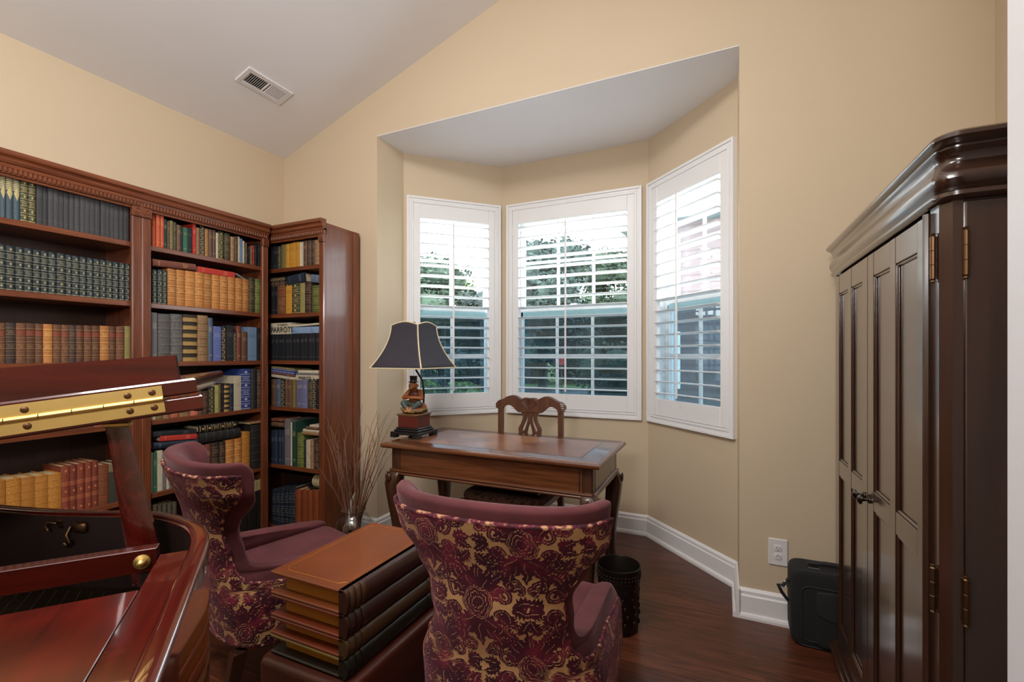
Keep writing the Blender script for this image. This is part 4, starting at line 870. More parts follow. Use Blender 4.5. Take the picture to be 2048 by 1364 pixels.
# ------------------------------------------------------------------ carved side chair behind the desk
SCX, SCY = -1.128, 2.745
cc = empty('side_chair', (SCX, SCY - .22, 0)); tag(cc, 'carved wooden side chair with fan crest behind the desk', 'chair')
oy = .22
def slab(name, outline, y0, y1, par, mat, holes=()):
    """flat carved board in the xz plane with real thickness, holes cut by bridging"""
    bm = bmesh.new()
    def ringv(pts, y): return [bm.verts.new((p[0], y, p[1])) for p in pts]
    cu = bpy.data.curves.new(name, 'CURVE'); cu.dimensions = '2D'; cu.fill_mode = 'BOTH'; cu.extrude = (y1 - y0) / 2; cu.bevel_depth = .0025; cu.bevel_resolution = 1
    for pts in (outline, *holes):
        sp = cu.splines.new('POLY'); sp.points.add(len(pts) - 1); sp.use_cyclic_u = True
        for pp, p in zip(sp.points, pts): pp.co = (p[0], p[1], 0, 1)
    bm.free()
    t = bpy.data.objects.new('t', cu); col.objects.link(t); dg = bpy.context.evaluated_depsgraph_get(); me = bpy.data.meshes.new_from_object(t.evaluated_get(dg)); bpy.data.objects.remove(t)
    me.transform(Matrix.Translation((0, (y0 + y1) / 2, 0)) @ Matrix.Rotation(PI / 2, 4, 'X')); me.materials.clear()
    return link(name, me, mat, par)
def sm(pts, n=6):    # smooth closed loop through points
    out = []; m = len(pts)
    for i in range(m):
        p0, p1, p2, p3 = (Vector(pts[(i + d) % m]) for d in (-1, 0, 1, 2))
        for j in range(n):
            t = j / n; out.append(tuple(.5 * ((2 * p1) + (-p0 + p2) * t + (2 * p0 - 5 * p1 + 4 * p2 - p3) * t * t + (-p0 + 3 * p1 - 3 * p2 + p3) * t ** 3)))
    return out
# crest rail outline, x from the middle
half_top = [(.0, .970), (.035, .972), (.055, .962), (.075, .972), (.11, .985), (.15, .978), (.195, .955), (.215, .950), (.238, .925), (.226, .900), (.205, .880)]
half_bot = [(.196, .890), (.185, .91), (.155, .925), (.125, .920), (.095, .895), (.075, .882), (.048, .882)]
cr_ = half_top + half_bot + [(-x, z) for x, z in half_bot[::-1]] + [(-x, z) for x, z in half_top[:0:-1]]
cro = slab('crest_rail', sm(cr_, 4), oy - .013, oy + .013, cc, M['chairwood'])
fan = MB()
for i in range(9):
    a = math.radians(-52 + 13 * i); p0 = (.004 * math.sin(a), oy - .014, .900 + .0 * math.cos(a)); p1 = (.066 * math.sin(a), oy - .017, .900 + .070 * math.cos(a)); fan.tube([p0, p1], [.002, .0075], 8)
fan.build('fan_carving', M['chairwood'], cro, True)
ear = MB()
for s in (-1, 1):
    for i in range(4): ear.tube([(s * (.205 + .004 * i), oy - .015, .945 - i * .013), (s * (.226 + .004 * i), oy - .011, .938 - i * .011)], [.003, .006], 8)
ear.build('ear_carving', M['chairwood'], cro, True)
sp_out = [(.050, .885), (.045, .85), (.058, .81), (.076, .775), (.074, .745), (.088, .70), (.098, .655), (.080, .60), (.050, .545), (.045, .49), (-.045, .49), (-.05, .545), (-.08, .60), (-.098, .655), (-.088, .70), (-.074, .745), (-.076, .775), (-.058, .81), (-.045, .85), (-.05, .885)]
h1 = [(.018, .858), (.030, .862), (.028, .835), (.056, .770), (.036, .762), (.012, .83)]; h2 = [(-x, z) for x, z in h1[::-1]]
h3 = [(0, .815), (.018, .77), (.022, .72), (.014, .67), (0, .64), (-.014, .67), (-.022, .72), (-.018, .77)]
h4 = [(.032, .69), (.042, .725), (.056, .738), (.07, .725), (.078, .69), (.055, .67)]; h5 = [(-x, z) for x, z in h4[::-1]]
slab('splat', sm(sp_out, 4), oy - .008, oy + .008, cc, M['chairwood'], (sm(h1, 3), sm(h2, 3), sm(h3, 3), sm(h4, 3), sm(h5, 3)))
for s in (-1, 1):
    MB().loft([[(s * x + dx * w, oy + yy + dy * .014, z) for dx, dy in ((-1, -1), (1, -1), (1, 1), (-1, 1))] for x, yy, z, w in ((.2, .09, 0, .016), (.2, .03, .25, .017), (.2, 0, .46, .018), (.208, 0, .7, .015), (.207, 0, .90, .016))]).build('back_leg', M['chairwood'], cc)
    MB().loft([[(s * x + dx * w, -.255 + yy + dy * w, z) for dx, dy in ((-1, -1), (1, -1), (1, 1), (-1, 1))] for x, yy, z, w in ((.226, -.012, 0, .022), (.22, -.004, .04, .014), (.216, 0, .2, .017), (.222, -.008, .36, .028), (.216, 0, .43, .026))]).build('front_leg', M['chairwood'], cc)
    MB().box(s * .216 - .011, s * .216 + .011, -.24, oy, .385, .43, .002).build('side_rail', M['chairwood'], cc)
MB().box(-.2, .2, -.268, -.246, .375, .43, .003).build('front_rail', M['chairwood'], cc)
def tapestry():
    t = NT('brown_tapestry', Roughness=.9); v = t.coord(); n = t.n('ShaderNodeTexVoronoi', {'Vector': t.mapping(v, (1, 1, 1)), 'Scale': 26}, feature='DISTANCE_TO_EDGE').outputs[0]
    t.base(t.mix(t.math('GREATER_THAN', n, t.math('MULTIPLY', t.noise(v, 14, 4), .35)), lin(92, 58, 40), lin(58, 34, 24))); return t.m
MB().sell((0, -.03, .447), (.245, .245, .030), .45, .35, 40, 10).build('seat', tapestry(), cc, True, 60)
lt = empty('laptop', (SCX + .015, 2.505, .478)); lt.rotation_euler[2] = -.06; tag(lt, 'closed black laptop lying on the carved chair seat', 'laptop')
MB().box(-.205, .205, -.15, .15, 0, .017, .004).build('base', M['black'], lt)
MB().box(-.205, .205, -.15, .15, .0185, .030, .004).build('lid', M['black'], lt)
MB().box(.02, .10, -.03, .10, .0302, .0310).build('sticker', M['chrome'], lt)

# ------------------------------------------------------------------ damask wing chairs
def damask(u, v):
    W, H = .25, .34
    u = u + .0022 * np.sin(95 * v + 1.3) + .0014 * np.sin(210 * v + 60 * u); v = v + .0022 * np.sin(88 * u + .7) + .0014 * np.sin(190 * u - 70 * v)
    pile = np.zeros_like(u); vein = np.zeros_like(u); R = math.radians
    def petal(a, b, cx, cy, ang, L, w, ser=0.):
        dx, dy = math.sin(ang), math.cos(ang); x = a - cx; y = b - cy; t = (x * dx + y * dy) / L; c = x * dy - y * dx
        wid = 1.22 * w * np.sin(PI * np.clip(t, 0, 1) ** .75) * (1 + ser * np.sin(t * 34)); m = (t > 0) & (t < 1) & (np.abs(c) < wid)
        return m, m & (np.abs(c) < .0009) & (t > .25) & (t < .85)
    for ou, ov, s_ in ((0, 0, 1.), (W / 2, H / 2, .92)):
        a = np.abs((u - ou + W / 2) % W - W / 2) / s_; b = ((v - ov + H / 2) % H - H / 2) / s_; P = []
        for g, L, w in ((0, .085, .017), (24, .088, .016), (48, .085, .016), (74, .075, .016), (100, .06, .013)): P.append(petal(a, b, .004, .02, R(g), L, w, .22))
        for g, L, w in ((150, .08, .018), (180, .09, .015), (122, .075, .015)): P.append(petal(a, b, 0, -.035, R(g), L, w, .25))
        for cx, cy, g, L, w in ((.045, -.05, 60, .055, .013), (.075, .05, 20, .05, .013), (.06, -.09, 140, .05, .013), (.03, .09, 65, .05, .012), (.088, .0, 80, .05, .014), (.088, -.01, 110, .05, .012), (.085, .085, -30, .045, .012), (.1, -.075, 35, .05, .014), (.1, -.11, 150, .045, .013), (.07, -.02, 150, .05, .012)):
            P.append(petal(a, b, cx, cy, R(g), L, w, .3))
        for m, ve in P: pile = np.maximum(pile, m); vein = np.maximum(vein * (~m), ve)
        n = np.sqrt((a / .040) ** 2 + ((b + .002) / .044) ** 2); pile = np.where(n < 1, 1, pile); vein = np.where(n < 1, ((n > .88) & (n < .93)) * 1., vein); th = np.arctan2(a, b + .002)
        for rr in (.3, .52, .74): vein = np.where((np.abs(n - rr - .07 * np.abs(np.sin(th * 5))) < .022) & (n < .86), 1, vein)
        for cx, cy, r, w in ((.064, .022, .017, .0058), (.066, -.034, .015, .0055), (.036, -.128, .015, .0055), (.052, .118, .013, .005), (.108, .04, .011, .0048)):
            d = np.hypot(a - cx, b - cy); an = np.arctan2(b - cy, a - cx); rg = (np.abs(d - r - .0014 * an) < w) & (an > -2.5)
            pile = np.where(rg | (d < .0055), 1, pile); vein = np.where(rg, (np.abs(d - r - .0014 * an) < .0008) * 1., vein)
    return pile * (1 - .85 * vein)
def velvet(name, c1, c2, sheen=.4, tint=(.8, .5, .5, 1)):
    t = NT(name, Roughness=.85); t.b.inputs['Sheen Weight'].default_value = sheen; t.b.inputs['Sheen Roughness'].default_value = .4; t.b.inputs['Sheen Tint'].default_value = tint; t.b.inputs['Specular IOR Level'].default_value = .2
    v = t.coord(); t.base(t.mix(t.ramp(t.noise(v, 7, 4, .6, .8), [(.35, (0, 0, 0)), (.65, (1, 1, 1))]), c1, c2)); t.bump(t.noise(v, 500, 2), .2, .001); return t.m
M['mauve'] = velvet('mauve_velvet', lin(84, 44, 47), lin(102, 54, 58), .32, (.75, .5, .52, 1))
def damask_mat():
    t = NT('burgundy_damask', Roughness=.8); a = t.n('ShaderNodeAttribute', attribute_name='pile').outputs['Fac']; v = t.coord()
    pile = t.ramp(t.noise(v, 16, 5, .6, .5), [(.36, lin(40, 6, 18)), (.52, lin(76, 14, 32)), (.66, lin(122, 34, 54))])
    gr = t.mix(t.noise(v, 300, 2), lin(170, 128, 84), lin(198, 154, 102))
    t.base(t.mix(t.ramp(a, [(.4, (0, 0, 0)), (.6, (1, 1, 1))]), gr, pile))
    t.b.inputs['Sheen Weight'].default_value = .25; t.b.inputs['Sheen Tint'].default_value = (.8, .35, .45, 1); t.b.inputs['Specular IOR Level'].default_value = .25
    t.bump(a, .5, .004); return t.m
M['damask'] = damask_mat()
def piping_mat():
    t = NT('damask_piping', Roughness=.8); v = t.coord(); t.base(t.ramp(t.noise(v, 55, 2, .5), [(.40, lin(52, 10, 24)), (.55, lin(104, 28, 46)), (.60, lin(150, 96, 84)), (.66, lin(196, 150, 108))])); return t.m
M['piping'] = piping_mat()
def lerp_tab(tab, z):
    if z <= tab[0][0]: return tab[0][1]
    for (a, va), (b_, vb) in zip(tab, tab[1:]):
        if z <= b_:
            t = (z - a) / (b_ - a); t = t * t * (3 - 2 * t); return va + (vb - va) * t
    return tab[-1][1]
TW = [(.24, .262), (.40, .258), (.47, .236), (.56, .208), (.64, .210), (.72, .246), (.80, .284), (.92, .296)]      # half width by height
TY = [(.24, -.235), (.46, -.262), (.65, -.300), (.92, -.368)]               # back line
TF = [(.40, .26), (.425, .25), (.445, .10), (.46, -.10), (.48, -.190), (.52, -.212), (.58, -.226), (.64, -.242), (.69, -.252), (.73, -.248), (.76, -.235), (.80, -.225), (.90, -.228)]   # how far forward the side reaches
RAD = .15
_pc = {}
def ucurve(z):
    key = round(z, 5)
    if key in _pc: return _pc[key]
    w, yb = lerp_tab(TW, z), lerp_tab(TY, z); pts = []
    for i in range(41):
        f = PI / 2 * i / 40; pts.append((w * math.sin(f) ** .82, yb + RAD * (1 - math.cos(f) ** .9)))
    for i in range(1, 30): pts.append((w, yb + RAD + i * .025))
    pts = np.array(pts); s = np.concatenate([[0], np.cumsum(np.hypot(*np.diff(pts, axis=0).T))]); _pc[key] = (s, pts); return s, pts
def upos(z, s, off=0.):
    """point on the shell at height z, arc s from the back centre (signed), pushed inward by off"""
    S, P = ucurve(z); a = abs(s); x = np.interp(a, S, P[:, 0]); y = np.interp(a, S, P[:, 1]); d = .004
    x2 = np.interp(a + d, S, P[:, 0]); y2 = np.interp(a + d, S, P[:, 1]); x1 = np.interp(max(0, a - d), S, P[:, 0]); y1 = np.interp(max(0, a - d), S, P[:, 1])
    tx, ty = x2 - x1, y2 - y1; L = math.hypot(tx, ty) or 1; nx, ny = -ty / L, tx / L      # inward normal
    x += nx * off; y += ny * off
    return (math.copysign(x, s) if s else 0.0 if a == 0 else x, y, z)
ZT = .862; ZBOT = .262
def smax(z):
    S, P = ucurve(z); return float(np.interp(lerp_tab(TF, z), P[:, 1], S))
def grid_shell(name, mat, parent, nz, ns, zfun, off, par=True):
    zs = zfun; V = []; U = []
    for z in zs:
        m = smax(z)
        for j in range(ns + 1):
            s = m * (2 * j / ns - 1); V.append(upos(z, s, off)); U.append((s, z))
    F = [(i * (ns + 1) + j, i * (ns + 1) + j + 1, (i + 1) * (ns + 1) + j + 1, (i + 1) * (ns + 1) + j) for i in range(len(zs) - 1) for j in range(ns)]
    b = MB().add(V, F); me = b.mesh(name, True, 180)
    U = np.array(U); at_ = me.attributes.new('pile', 'FLOAT', 'POINT'); at_.data.foreach_set('value', damask(U[:, 0] + .02, U[:, 1] + .03).astype(np.float32))
    return link(name, me, mat, parent)
def wing_chair():
    r = empty('wing_chair')
    zs = list(np.linspace(ZBOT, ZT, 230))
    o = grid_shell('patterned_shell', M['damask'], r, 230, 400, zs, -.004); md = o.modifiers.new('thick', 'SOLIDIFY'); md.thickness = .010; md.offset = 0
    # edge curve and piping
    edge = [(smax(z), z) for z in np.linspace(ZBOT, ZT, 90)]
    m = edge[-1][0]; rr = .014
    pathR = [upos(z, s, -.004) for s, z in edge[:-3]]
    top = [upos(ZT, m * (1 - 2 * i / 90), -.004) for i in range(2, 89)]
    pathL = [upos(z, -s, -.004) for s, z in edge[:-3]][::-1]
    MB().tube(pathR + top + pathL, .0058, 8).build('piping', M['piping'], r, True)
    # padding: dilate the edge by e
    ed = np.array(edge + [(m * (1 - i / 20), ZT) for i in range(21)]); e = .044
    def pm(z):
        d = e * e - (z - ed[:, 1]) ** 2; ok = d > 0
        base = smax(min(z, ZT))
        return max(base if z <= ZT else 0, float((ed[ok, 0] + np.sqrt(d[ok])).max()) if ok.any() else 0)
    zz = list(np.linspace(.36, .56, 16)) + list(np.linspace(.575, ZT + e * .92, 24)); ns = 44
    outer, inner = [], []
    for z in zz:
        mm = pm(z); zc = min(z, ZT); edge_t = 1 - max(0., (z - (ZT - .02)) / (e + .02)) ** 2 * .45
        ro, ri = [], []
        for j in range(ns + 1):
            f = 2 * j / ns - 1; s = mm * math.copysign(abs(f) ** .9, f)
            th = .062 * edge_t * (1 - .35 * max(0, (abs(f) - .9) / .1))
            po = upos(z, s, .004); pi = upos(z, s, .004 + th); ro.append(po); ri.append(pi)
        outer.append(ro); inner.append(ri)
    rings = [a + c[::-1] for a, c in zip(outer, inner)]
    pb = MB().loft(rings, False); n2 = 2 * (ns + 1); last = (len(rings) - 1) * n2
    for o_ in (0, last): pb.f += [(o_ + j, o_ + j + 1, o_ + n2 - 2 - j, o_ + n2 - 1 - j) for j in range(ns)]
    pb.build('back_pad', M['mauve'], r, subsurf=1)
    def seat_fn(x, y, z):
        t = (y + .19) / .49; return (x * (.90 + .12 * t), y, z - .018 * (1 - t) + .010 * (1 - (x / .27) ** 2))
    MB().sell((0, .055, .384), (.238, .247, .062), .28, .25, 48, 14, seat_fn).build('seat', M['mauve'], r, True, 60)
    MB().box(-.212, .212, -.12, .272, .25, .345, .012).build('seat_frame', M['mauve'], r, True)
    for s in (-1, 1):
        MB().loft([[(s * x + dx * w, y + dy * w, z) for dx, dy in ((-1, -1), (1, -1), (1, 1), (-1, 1))] for x, y, z, w in ((.222, .262, 0, .014), (.222, .262, .25, .022))]).build('leg', M['espresso'], r)
        MB().loft([[(s * x + dx * w, y + dy * w, z) for dx, dy in ((-1, -1), (1, -1), (1, 1), (-1, 1))] for x, y, z, w in ((.215, -.265, 0, .014), (.2, -.205, .25, .022))]).build('leg', M['espresso'], r)
    return r
ch1 = wing_chair(); tag(ch1, 'damask wing chair whose patterned back faces the camera', 'chair', 'burgundy damask wing chairs')
ch1.location = (-.555, 1.300, 0); ch1.rotation_euler[2] = math.radians(5.5)
ch2 = copy_tree(ch1); tag(ch2, 'damask wing chair between the piano and the bookcases', 'chair', 'burgundy damask wing chairs')
ch2.location = (-1.614, 1.290, 0); ch2.rotation_euler[2] = math.radians(-18)
# ------------------------------------------------------------------ side table made of giant books
TX0, TX1, TY0, TY1 = -1.242, -.938, .962, 1.408
tbx, tby = (TX0 + TX1) / 2, (TY0 + TY1) / 2
bt = empty('book_stack_table', (tbx, tby, 0)); tag(bt, 'side table shaped like four giant stacked leather books', 'side table')
def leather(name, c1, c2, rough=.38):
    t = NT(name, Roughness=rough); t.b.inputs['Coat Weight'].default_value = .2; v = t.coord(); t.base(t.mix(t.noise(v, 9, 5, .6), c1, c2)); t.bump(t.noise(v, 240, 3), .15, .001); return t.m
M['tanleather'] = leather('tan_leather', lin(104, 50, 23), lin(132, 68, 32)); M['redleather'] = leather('red_brown_leather', lin(98, 38, 20), lin(128, 56, 30)); M['oxleather'] = leather('dark_oxblood_leather', lin(44, 22, 16), lin(62, 32, 22)); M['oliveleather'] = leather('olive_leather', lin(112, 92, 38), lin(142, 118, 56)); M['blackleather'] = leather('black_green_leather', lin(22, 22, 18), lin(36, 34, 28)); M['brownleather'] = leather('umber_leather', lin(64, 44, 26), lin(84, 60, 38))
M['baseleather'] = leather('dark_saddle_leather', lin(62, 26, 16), lin(86, 38, 24))
def gilt_pages():
    t = NT('gilt_page_edges', Roughness=.45); v = t.coord(); n = t.noise(t.mapping(v, (1, 1, 160)), 3, 3); t.base(t.mix(n, lin(196, 128, 40), lin(226, 164, 68))); t.bump(n, .4, .002); return t.m
M['gilt'] = gilt_pages(); M['giltline'] = plain('gilt_tooling', lin(196, 132, 66), .4, .6)
hx, hy = (TX1 - TX0) / 2, (TY1 - TY0) / 2
zt = .600
for i, (h, cov, spn) in enumerate(((.070, 'tanleather', 'oxleather'), (.066, 'redleather', 'oxleather'), (.054, 'redleather', 'brownleather'), (.057, 'oliveleather', 'blackleather'))):
    z1, z0 = zt - .0004, zt - h
    g = empty('giant_book', (0, 0, 0)); g.parent = bt
    MB().box(-hx, hx - .012, -hy, hy, z1 - .010, z1, .003).build('cover', M[cov], g, True, 30)
    MB().box(-hx, hx - .012, -hy, hy, z0, z0 + .009, .003).build('cover', M[cov if i < 3 else 'blackleather'], g, True, 30)
    MB().box(-hx + .032, hx - .03, -hy + .030, hy - .030, z0 + .009, z1 - .010).build('page_block', M['gilt'], g)
    sp = [(hx - .03, z0), (hx - .012, z0), (hx - .003, z0 + h * .12), (hx + .004, z0 + h * .5), (hx - .003, z1 - h * .12), (hx - .012, z1), (hx - .03, z1)]
    MB().extrude(sp, (0, -hy, 0), (0, hy, 0), (1, 0, 0), (0, 0, 1)).build('spine', M[spn], g, True, 50)
    for yy in (-hy + .012, -hy + .035, -hy + .058, hy - .06, hy - .03): 
        MB().extrude([(a + .003, b_) for a, b_ in sp[1:-1]] + [(hx - .02, z1 - .01), (hx - .02, z0 + .01)], (0, yy, 0), (0, yy + .012, 0), (1, 0, 0), (0, 0, 1)).build('raised_band', M[spn if i else 'brownleather'], g, True, 50)
    zt -= h
ln = MB(); zc = .6002; ix, iy = hx - .028, hy - .026
loop = [(-ix + .02, -iy), (ix - .03, -iy), (ix - .022, -iy + .008), (ix - .012, -iy + .016), (ix - .012, iy - .016), (ix - .022, iy - .008), (ix - .03, iy), (-ix + .02, iy), (-ix + .012, iy - .008), (-ix, iy - .016), (-ix, -iy + .016), (-ix + .012, -iy + .008)]
for a, b_ in zip(loop, loop[1:] + loop[:1]): ln.tube([(a[0], a[1], zc), (b_[0], b_[1], zc)], .0011, 5)
ln.build('gilt_border', M['giltline'], bt)
MB().sell((0, 0, .203), (hx + .026, hy + .026, .149), .12, .10, 40, 14).build('leather_base', M['baseleather'], bt, True, 40)
for sx in (-1, 1):
    for sy in (-1, 1): MB().lathe([(.016, 0), (.022, .02), (.022, .055)], (sx * hx * .9, sy * hy * .9, 0), 12).build('foot', M['black'], bt)

# ------------------------------------------------------------------ waste bin
wb = empty('waste_bin', (-.437, 2.135, 0)); tag(wb, 'dark embossed metal waste bin beside the desk leg', 'waste bin')
M['bin'] = plain('dark_bronze_metal', lin(46, 38, 34), .38, .7)
MB().lathe([(.001, .006), (.080, .006), (.082, 0), (.086, .004), (.094, .225), (.097, .232), (.094, .240), (.095, .275), (.099, .283), (.099, .290), (.094, .291), (.091, .285), (.082, .02), (.001, .02)], (0, 0, 0), 40, True).build('body', M['bin'], wb, True, 50)
em = MB()
for i in range(36):
    a = 2 * PI * i / 36
    for zz in (.247, .262): em.sell((.0955 * math.cos(a), .0955 * math.sin(a), zz), (.005, .005, .005), 1, 1, 8, 5)
for i in range(12):
    a = 2 * PI * i / 12
    for j in range(5): em.sell((.0885 * math.cos(a + .12 * math.sin(j * 1.6)) + .0, .0885 * math.sin(a + .12 * math.sin(j * 1.6)), .05 + j * .036), (.008, .008, .014), 1, 1, 8, 5)
tag(em.build('embossing', M['bin'], wb, True), kind='stuff')

# ------------------------------------------------------------------ black laptop bag
bg_ = empty('laptop_bag', (.46, 2.374, 0)); tag(bg_, 'black nylon laptop bag between the armoire and the wall', 'bag')
MB().sell((0, 0, .17), (.195, .066, .168), .22, .12, 44, 16).build('body', M['nylon'], bg_, True, 60)
def rrect(w, h, r, y, zc, n=6):
    q = []
    for cx, cz, a0 in ((w - r, h - r, 0), (-w + r, h - r, 90), (-w + r, -h + r, 180), (w - r, -h + r, 270)):
        for i in range(n + 1):
            a = math.radians(a0 + 90 * i / n); q.append((cx + r * math.cos(a), y, zc + cz + r * math.sin(a)))
    return q
for yy in (-.058, -.048): 
    p = rrect(.190, .160, .05, yy, .168); MB().tube(p + [p[0]], .0035, 6).build('zipper', M['nylon2'], bg_, True)
p = rrect(.155, .115, .03, -.0675, .150); MB().tube(p + [p[0]], .0028, 6).build('pocket_seam', M['nylon2'], bg_, True)
MB().sell((.035, -.066, .135), (.140, .009, .115), .2, .15, 30, 10).build('front_pocket', M['nylon'], bg_, True, 60)
def flapfn(x, y, z): return (x, y, z - .03 * (1 - ((x - .035) / .14) ** 2) if z < .19 else z)
MB().sell((.035, -.073, .205), (.138, .006, .050), .2, .2, 30, 10, flapfn).build('pocket_flap', M['nylon2'], bg_, True, 60)
MB().tube([(-.13, -.01, .325), (-.125, -.01, .345), (-.06, -.01, .352), (.06, -.01, .352), (.13, -.01, .325)], .009, 8).build('handle', M['nylon2'], bg_, True)
MB().box(-.125, -.085, -.045, -.02, .332, .338, .001).build('logo_plate', M['chrome'], bg_)
MB().tube([(-.198, -.02, .265), (-.207, -.025, .25), (-.222, -.03, .235), (-.24, -.035, .238), (-.225, -.03, .205), (-.200, -.02, .17)], .007, 8).build('strap', M['nylon2'], bg_, True)
MB().tube([(-.212 + .009 * math.cos(a), -.03, .243 + .012 * math.sin(a)) for a in [2 * PI * i / 12 for i in range(13)]], .0025, 6).build('ring', M['chrome'], bg_, True)

# ------------------------------------------------------------------ armoire
AX, AN, AFY, ABX = .420, 1.262, 2.285, .972
ar = empty('armoire', (.70, 1.77, 0)); tag(ar, 'dark espresso wood armoire with panelled doors and crown', 'armoire'); O = Vector((.70, 1.77, 0))
def AB(mb, *a, **k):
    mb.v = [(p[0] - O.x, p[1] - O.y, p[2]) for p in mb.v]; return mb.build(*a, **k)
AB(MB().box(AX + .026, ABX, AN + .006, AFY - .004, .07, 1.585, .002), 'body', M['espresso'], ar)
AB(MB().extrude([(AX + .003, 1.333), (AX + .003, 1.287), (AX + .017, AN), (AX + .034, AN), (AX + .034, 1.333)], (0, 0, .07), (0, 0, 1.58), (1, 0, 0), (0, 1, 0)), 'corner_post', M['espresso'], ar)
AB(MB().extrude([(AX + .003, 2.276), (AX + .017, AFY), (AX + .034, AFY), (AX + .034, 2.27)], (0, 0, .07), (0, 0, 1.58), (1, 0, 0), (0, 1, 0)), 'corner_post', M['espresso'], ar)
AB(MB().box(AX + .0375, ABX - .01, AN - .0005, AN + .01, .10, 1.57, .002), 'side_panel', M['espresso'], ar)
bs = MB()
for z0, z1, o in ((0, .052, .016), (.052, .060, .022), (.060, .078, .010)): bs.box(AX - o, ABX, AN - o, AFY + .002, z0, z1, .003)
AB(bs, 'plinth', M['espresso'], ar)
def adoor(y0, y1, knob_y):
    z0, z1 = .088, 1.566; xf = AX; xb = AX + .022; sw, cw, rt, rm0, rm1, rb_ = .062, .046, .072, .770, .830, .085
    g = empty('door', (0, 0, 0)); g.parent = ar
    ym = (y0 + y1) / 2; fr = MB()
    for a, b_ in ((y0, y0 + sw), (y1 - sw, y1), (ym - cw / 2, ym + cw / 2)): fr.box(xf, xb, a, b_, z0, z1, .0015)
    for a, b_ in ((y0 + sw, ym - cw / 2), (ym + cw / 2, y1 - sw)):
        for c, d in ((z0, z0 + rb_), (rm0, rm1), (z1 - rt, z1)): fr.box(xf + .0006, xb, a, b_, c, d, .0015)
    AB(fr, 'door_frame', M['espresso'], g)
    for a, b_ in ((y0 + sw, ym - cw / 2), (ym + cw / 2, y1 - sw)):
        for c, d in ((z0 + rb_, rm0), (rm1, z1 - rt)):
            pn = AB(MB().box(xf + .009, xb, a - .004, b_ + .004, c - .004, d + .004), 'panel', M['espresso'], g)
            bd = MB()
            for (e0, e1, f0, f1) in ((a, a + .008, c, d), (b_ - .008, b_, c, d), (a, b_, c, c + .008), (a, b_, d - .008, d)): bd.box(xf + .003, xf + .010, e0, e1, f0, f1, .003)
            AB(bd, 'panel_bead', M['espresso'], pn)
    AB(MB().lathe_x([(.010, -.001), (.010, -.005), (.004, -.008), (.0045, -.018), (.008, -.021), (.015, -.024), (.0155, -.028), (.011, -.032), (.006, -.034), (.001, -.035)], (AX, knob_y, .793), 18), 'knob', M['pewter'], g, smooth=True, ang=50)
    return g
ymid = 1.815
adoor(1.338, ymid - .0018, ymid - .030); adoor(ymid + .0018, 2.277, ymid + .030)
AB(MB().tube([(AX - .002, 1.336, .088), (AX - .002, 1.336, 1.566)], .008, 8), 'edge_bead', M['espresso'], ar, smooth=True)
def hinge(x, y, z0, z1):
    h = MB(); L = z1 - z0
    pr = [(.001, -.008), (.005, -.006), (.003, -.002)]
    for i in range(3): a = z0 - z0 + L * i / 3; pr += [(.0056, a + .0008), (.0056, L * (i + 1) / 3 - .0008), (.0049, L * (i + 1) / 3)]
    pr += [(.003, L + .002), (.005, L + .006), (.001, L + .008)]
    h.lathe(pr, (x, y, z0), 12); AB(h, 'hinge', M['brass_dk'], ar, smooth=True, ang=22)
for z0, z1 in ((1.415, 1.508), (.695, .785)): hinge(AX - .003, 1.300, z0, z1); hinge(AX + .037, AN - .004, z0, z1)
# crown: rounded rings (z, front overhang, side overhang)
crn = []
for z, of, os_ in ((1.574, -.01, -.01), (1.574, .006, .012), (1.580, .012, .022), (1.588, .012, .022), (1.592, .008, .016), (1.600, .013, .026), (1.612, .017, .036), (1.624, .016, .034), (1.636, .011, .024), (1.648, .006, .016), (1.660, .006, .016), (1.668, .010, .024), (1.674, .014, .034), (1.678, .014, .034), (1.680, .020, .050), (1.687, .026, .062), (1.695, .026, .062), (1.701, .021, .052), (1.703, .010, .03)):
    x0, y0, y1 = AX - of, AN - os_, AFY + of + .012; r = .042; q = []
    for i in range(9):
        a = math.radians(270 - 90 * i / 8); q.append((x0 + r + r * math.cos(a), y0 + r + r * math.sin(a), z))
    for i in range(5):
        a = math.radians(180 - 90 * i / 4); q.append((x0 + .008 + .008 * math.cos(a), y1 - .008 + .008 * math.sin(a), z))
    q += [(ABX, y1, z), (ABX, y0, z)]; crn.append(q)
AB(MB().loft(crn), 'crown', M['espresso'], ar, smooth=True, ang=50)

# ------------------------------------------------------------------ glass bowl, twigs, pine cones
VX, VY = -2.09, 2.20
vz = empty('glass_bowl', (VX, VY, 0)); tag(vz, 'round clear glass bowl of twigs on the floor by the bay', 'vase')
MB().lathe([(.002, .004), (.060, .004), (.066, .0), (.082, .012), (.108, .07), (.117, .15), (.110, .21), (.085, .25), (.066, .265), (.066, .274), (.076, .288), (.073, .290), (.062, .274)], (0, 0, 0), 48, False).build('bowl', glass_thin('clear_bowl_glass', (.88, .90, .89, 1), .24), vz, True, 60)
rc_ = random.Random(5)
conem = MB()
for lev in range(7):
    rr = .026 * math.sin(PI * (.15 + .72 * lev / 6))
    for j in range(8):
        a = 2 * PI * (j + .5 * (lev % 2)) / 8; conem.sell((rr * math.cos(a), rr * math.sin(a), (lev - 3) * .009), (.009, .009, .005), 1, 1, 8, 5)
conem.sell((0, 0, 0), (.018, .018, .03), 1, 1, 10, 6); cm_ = conem.mesh('pine_cone', True, 60)
spots = [(.045 * math.cos(a), .045 * math.sin(a), .048) for a in (0, 1.5, 3., 4.5)] + [(.062 * math.cos(a), .062 * math.sin(a), .105) for a in (.4, 1.5, 2.6, 3.7, 4.8, 5.9)] 
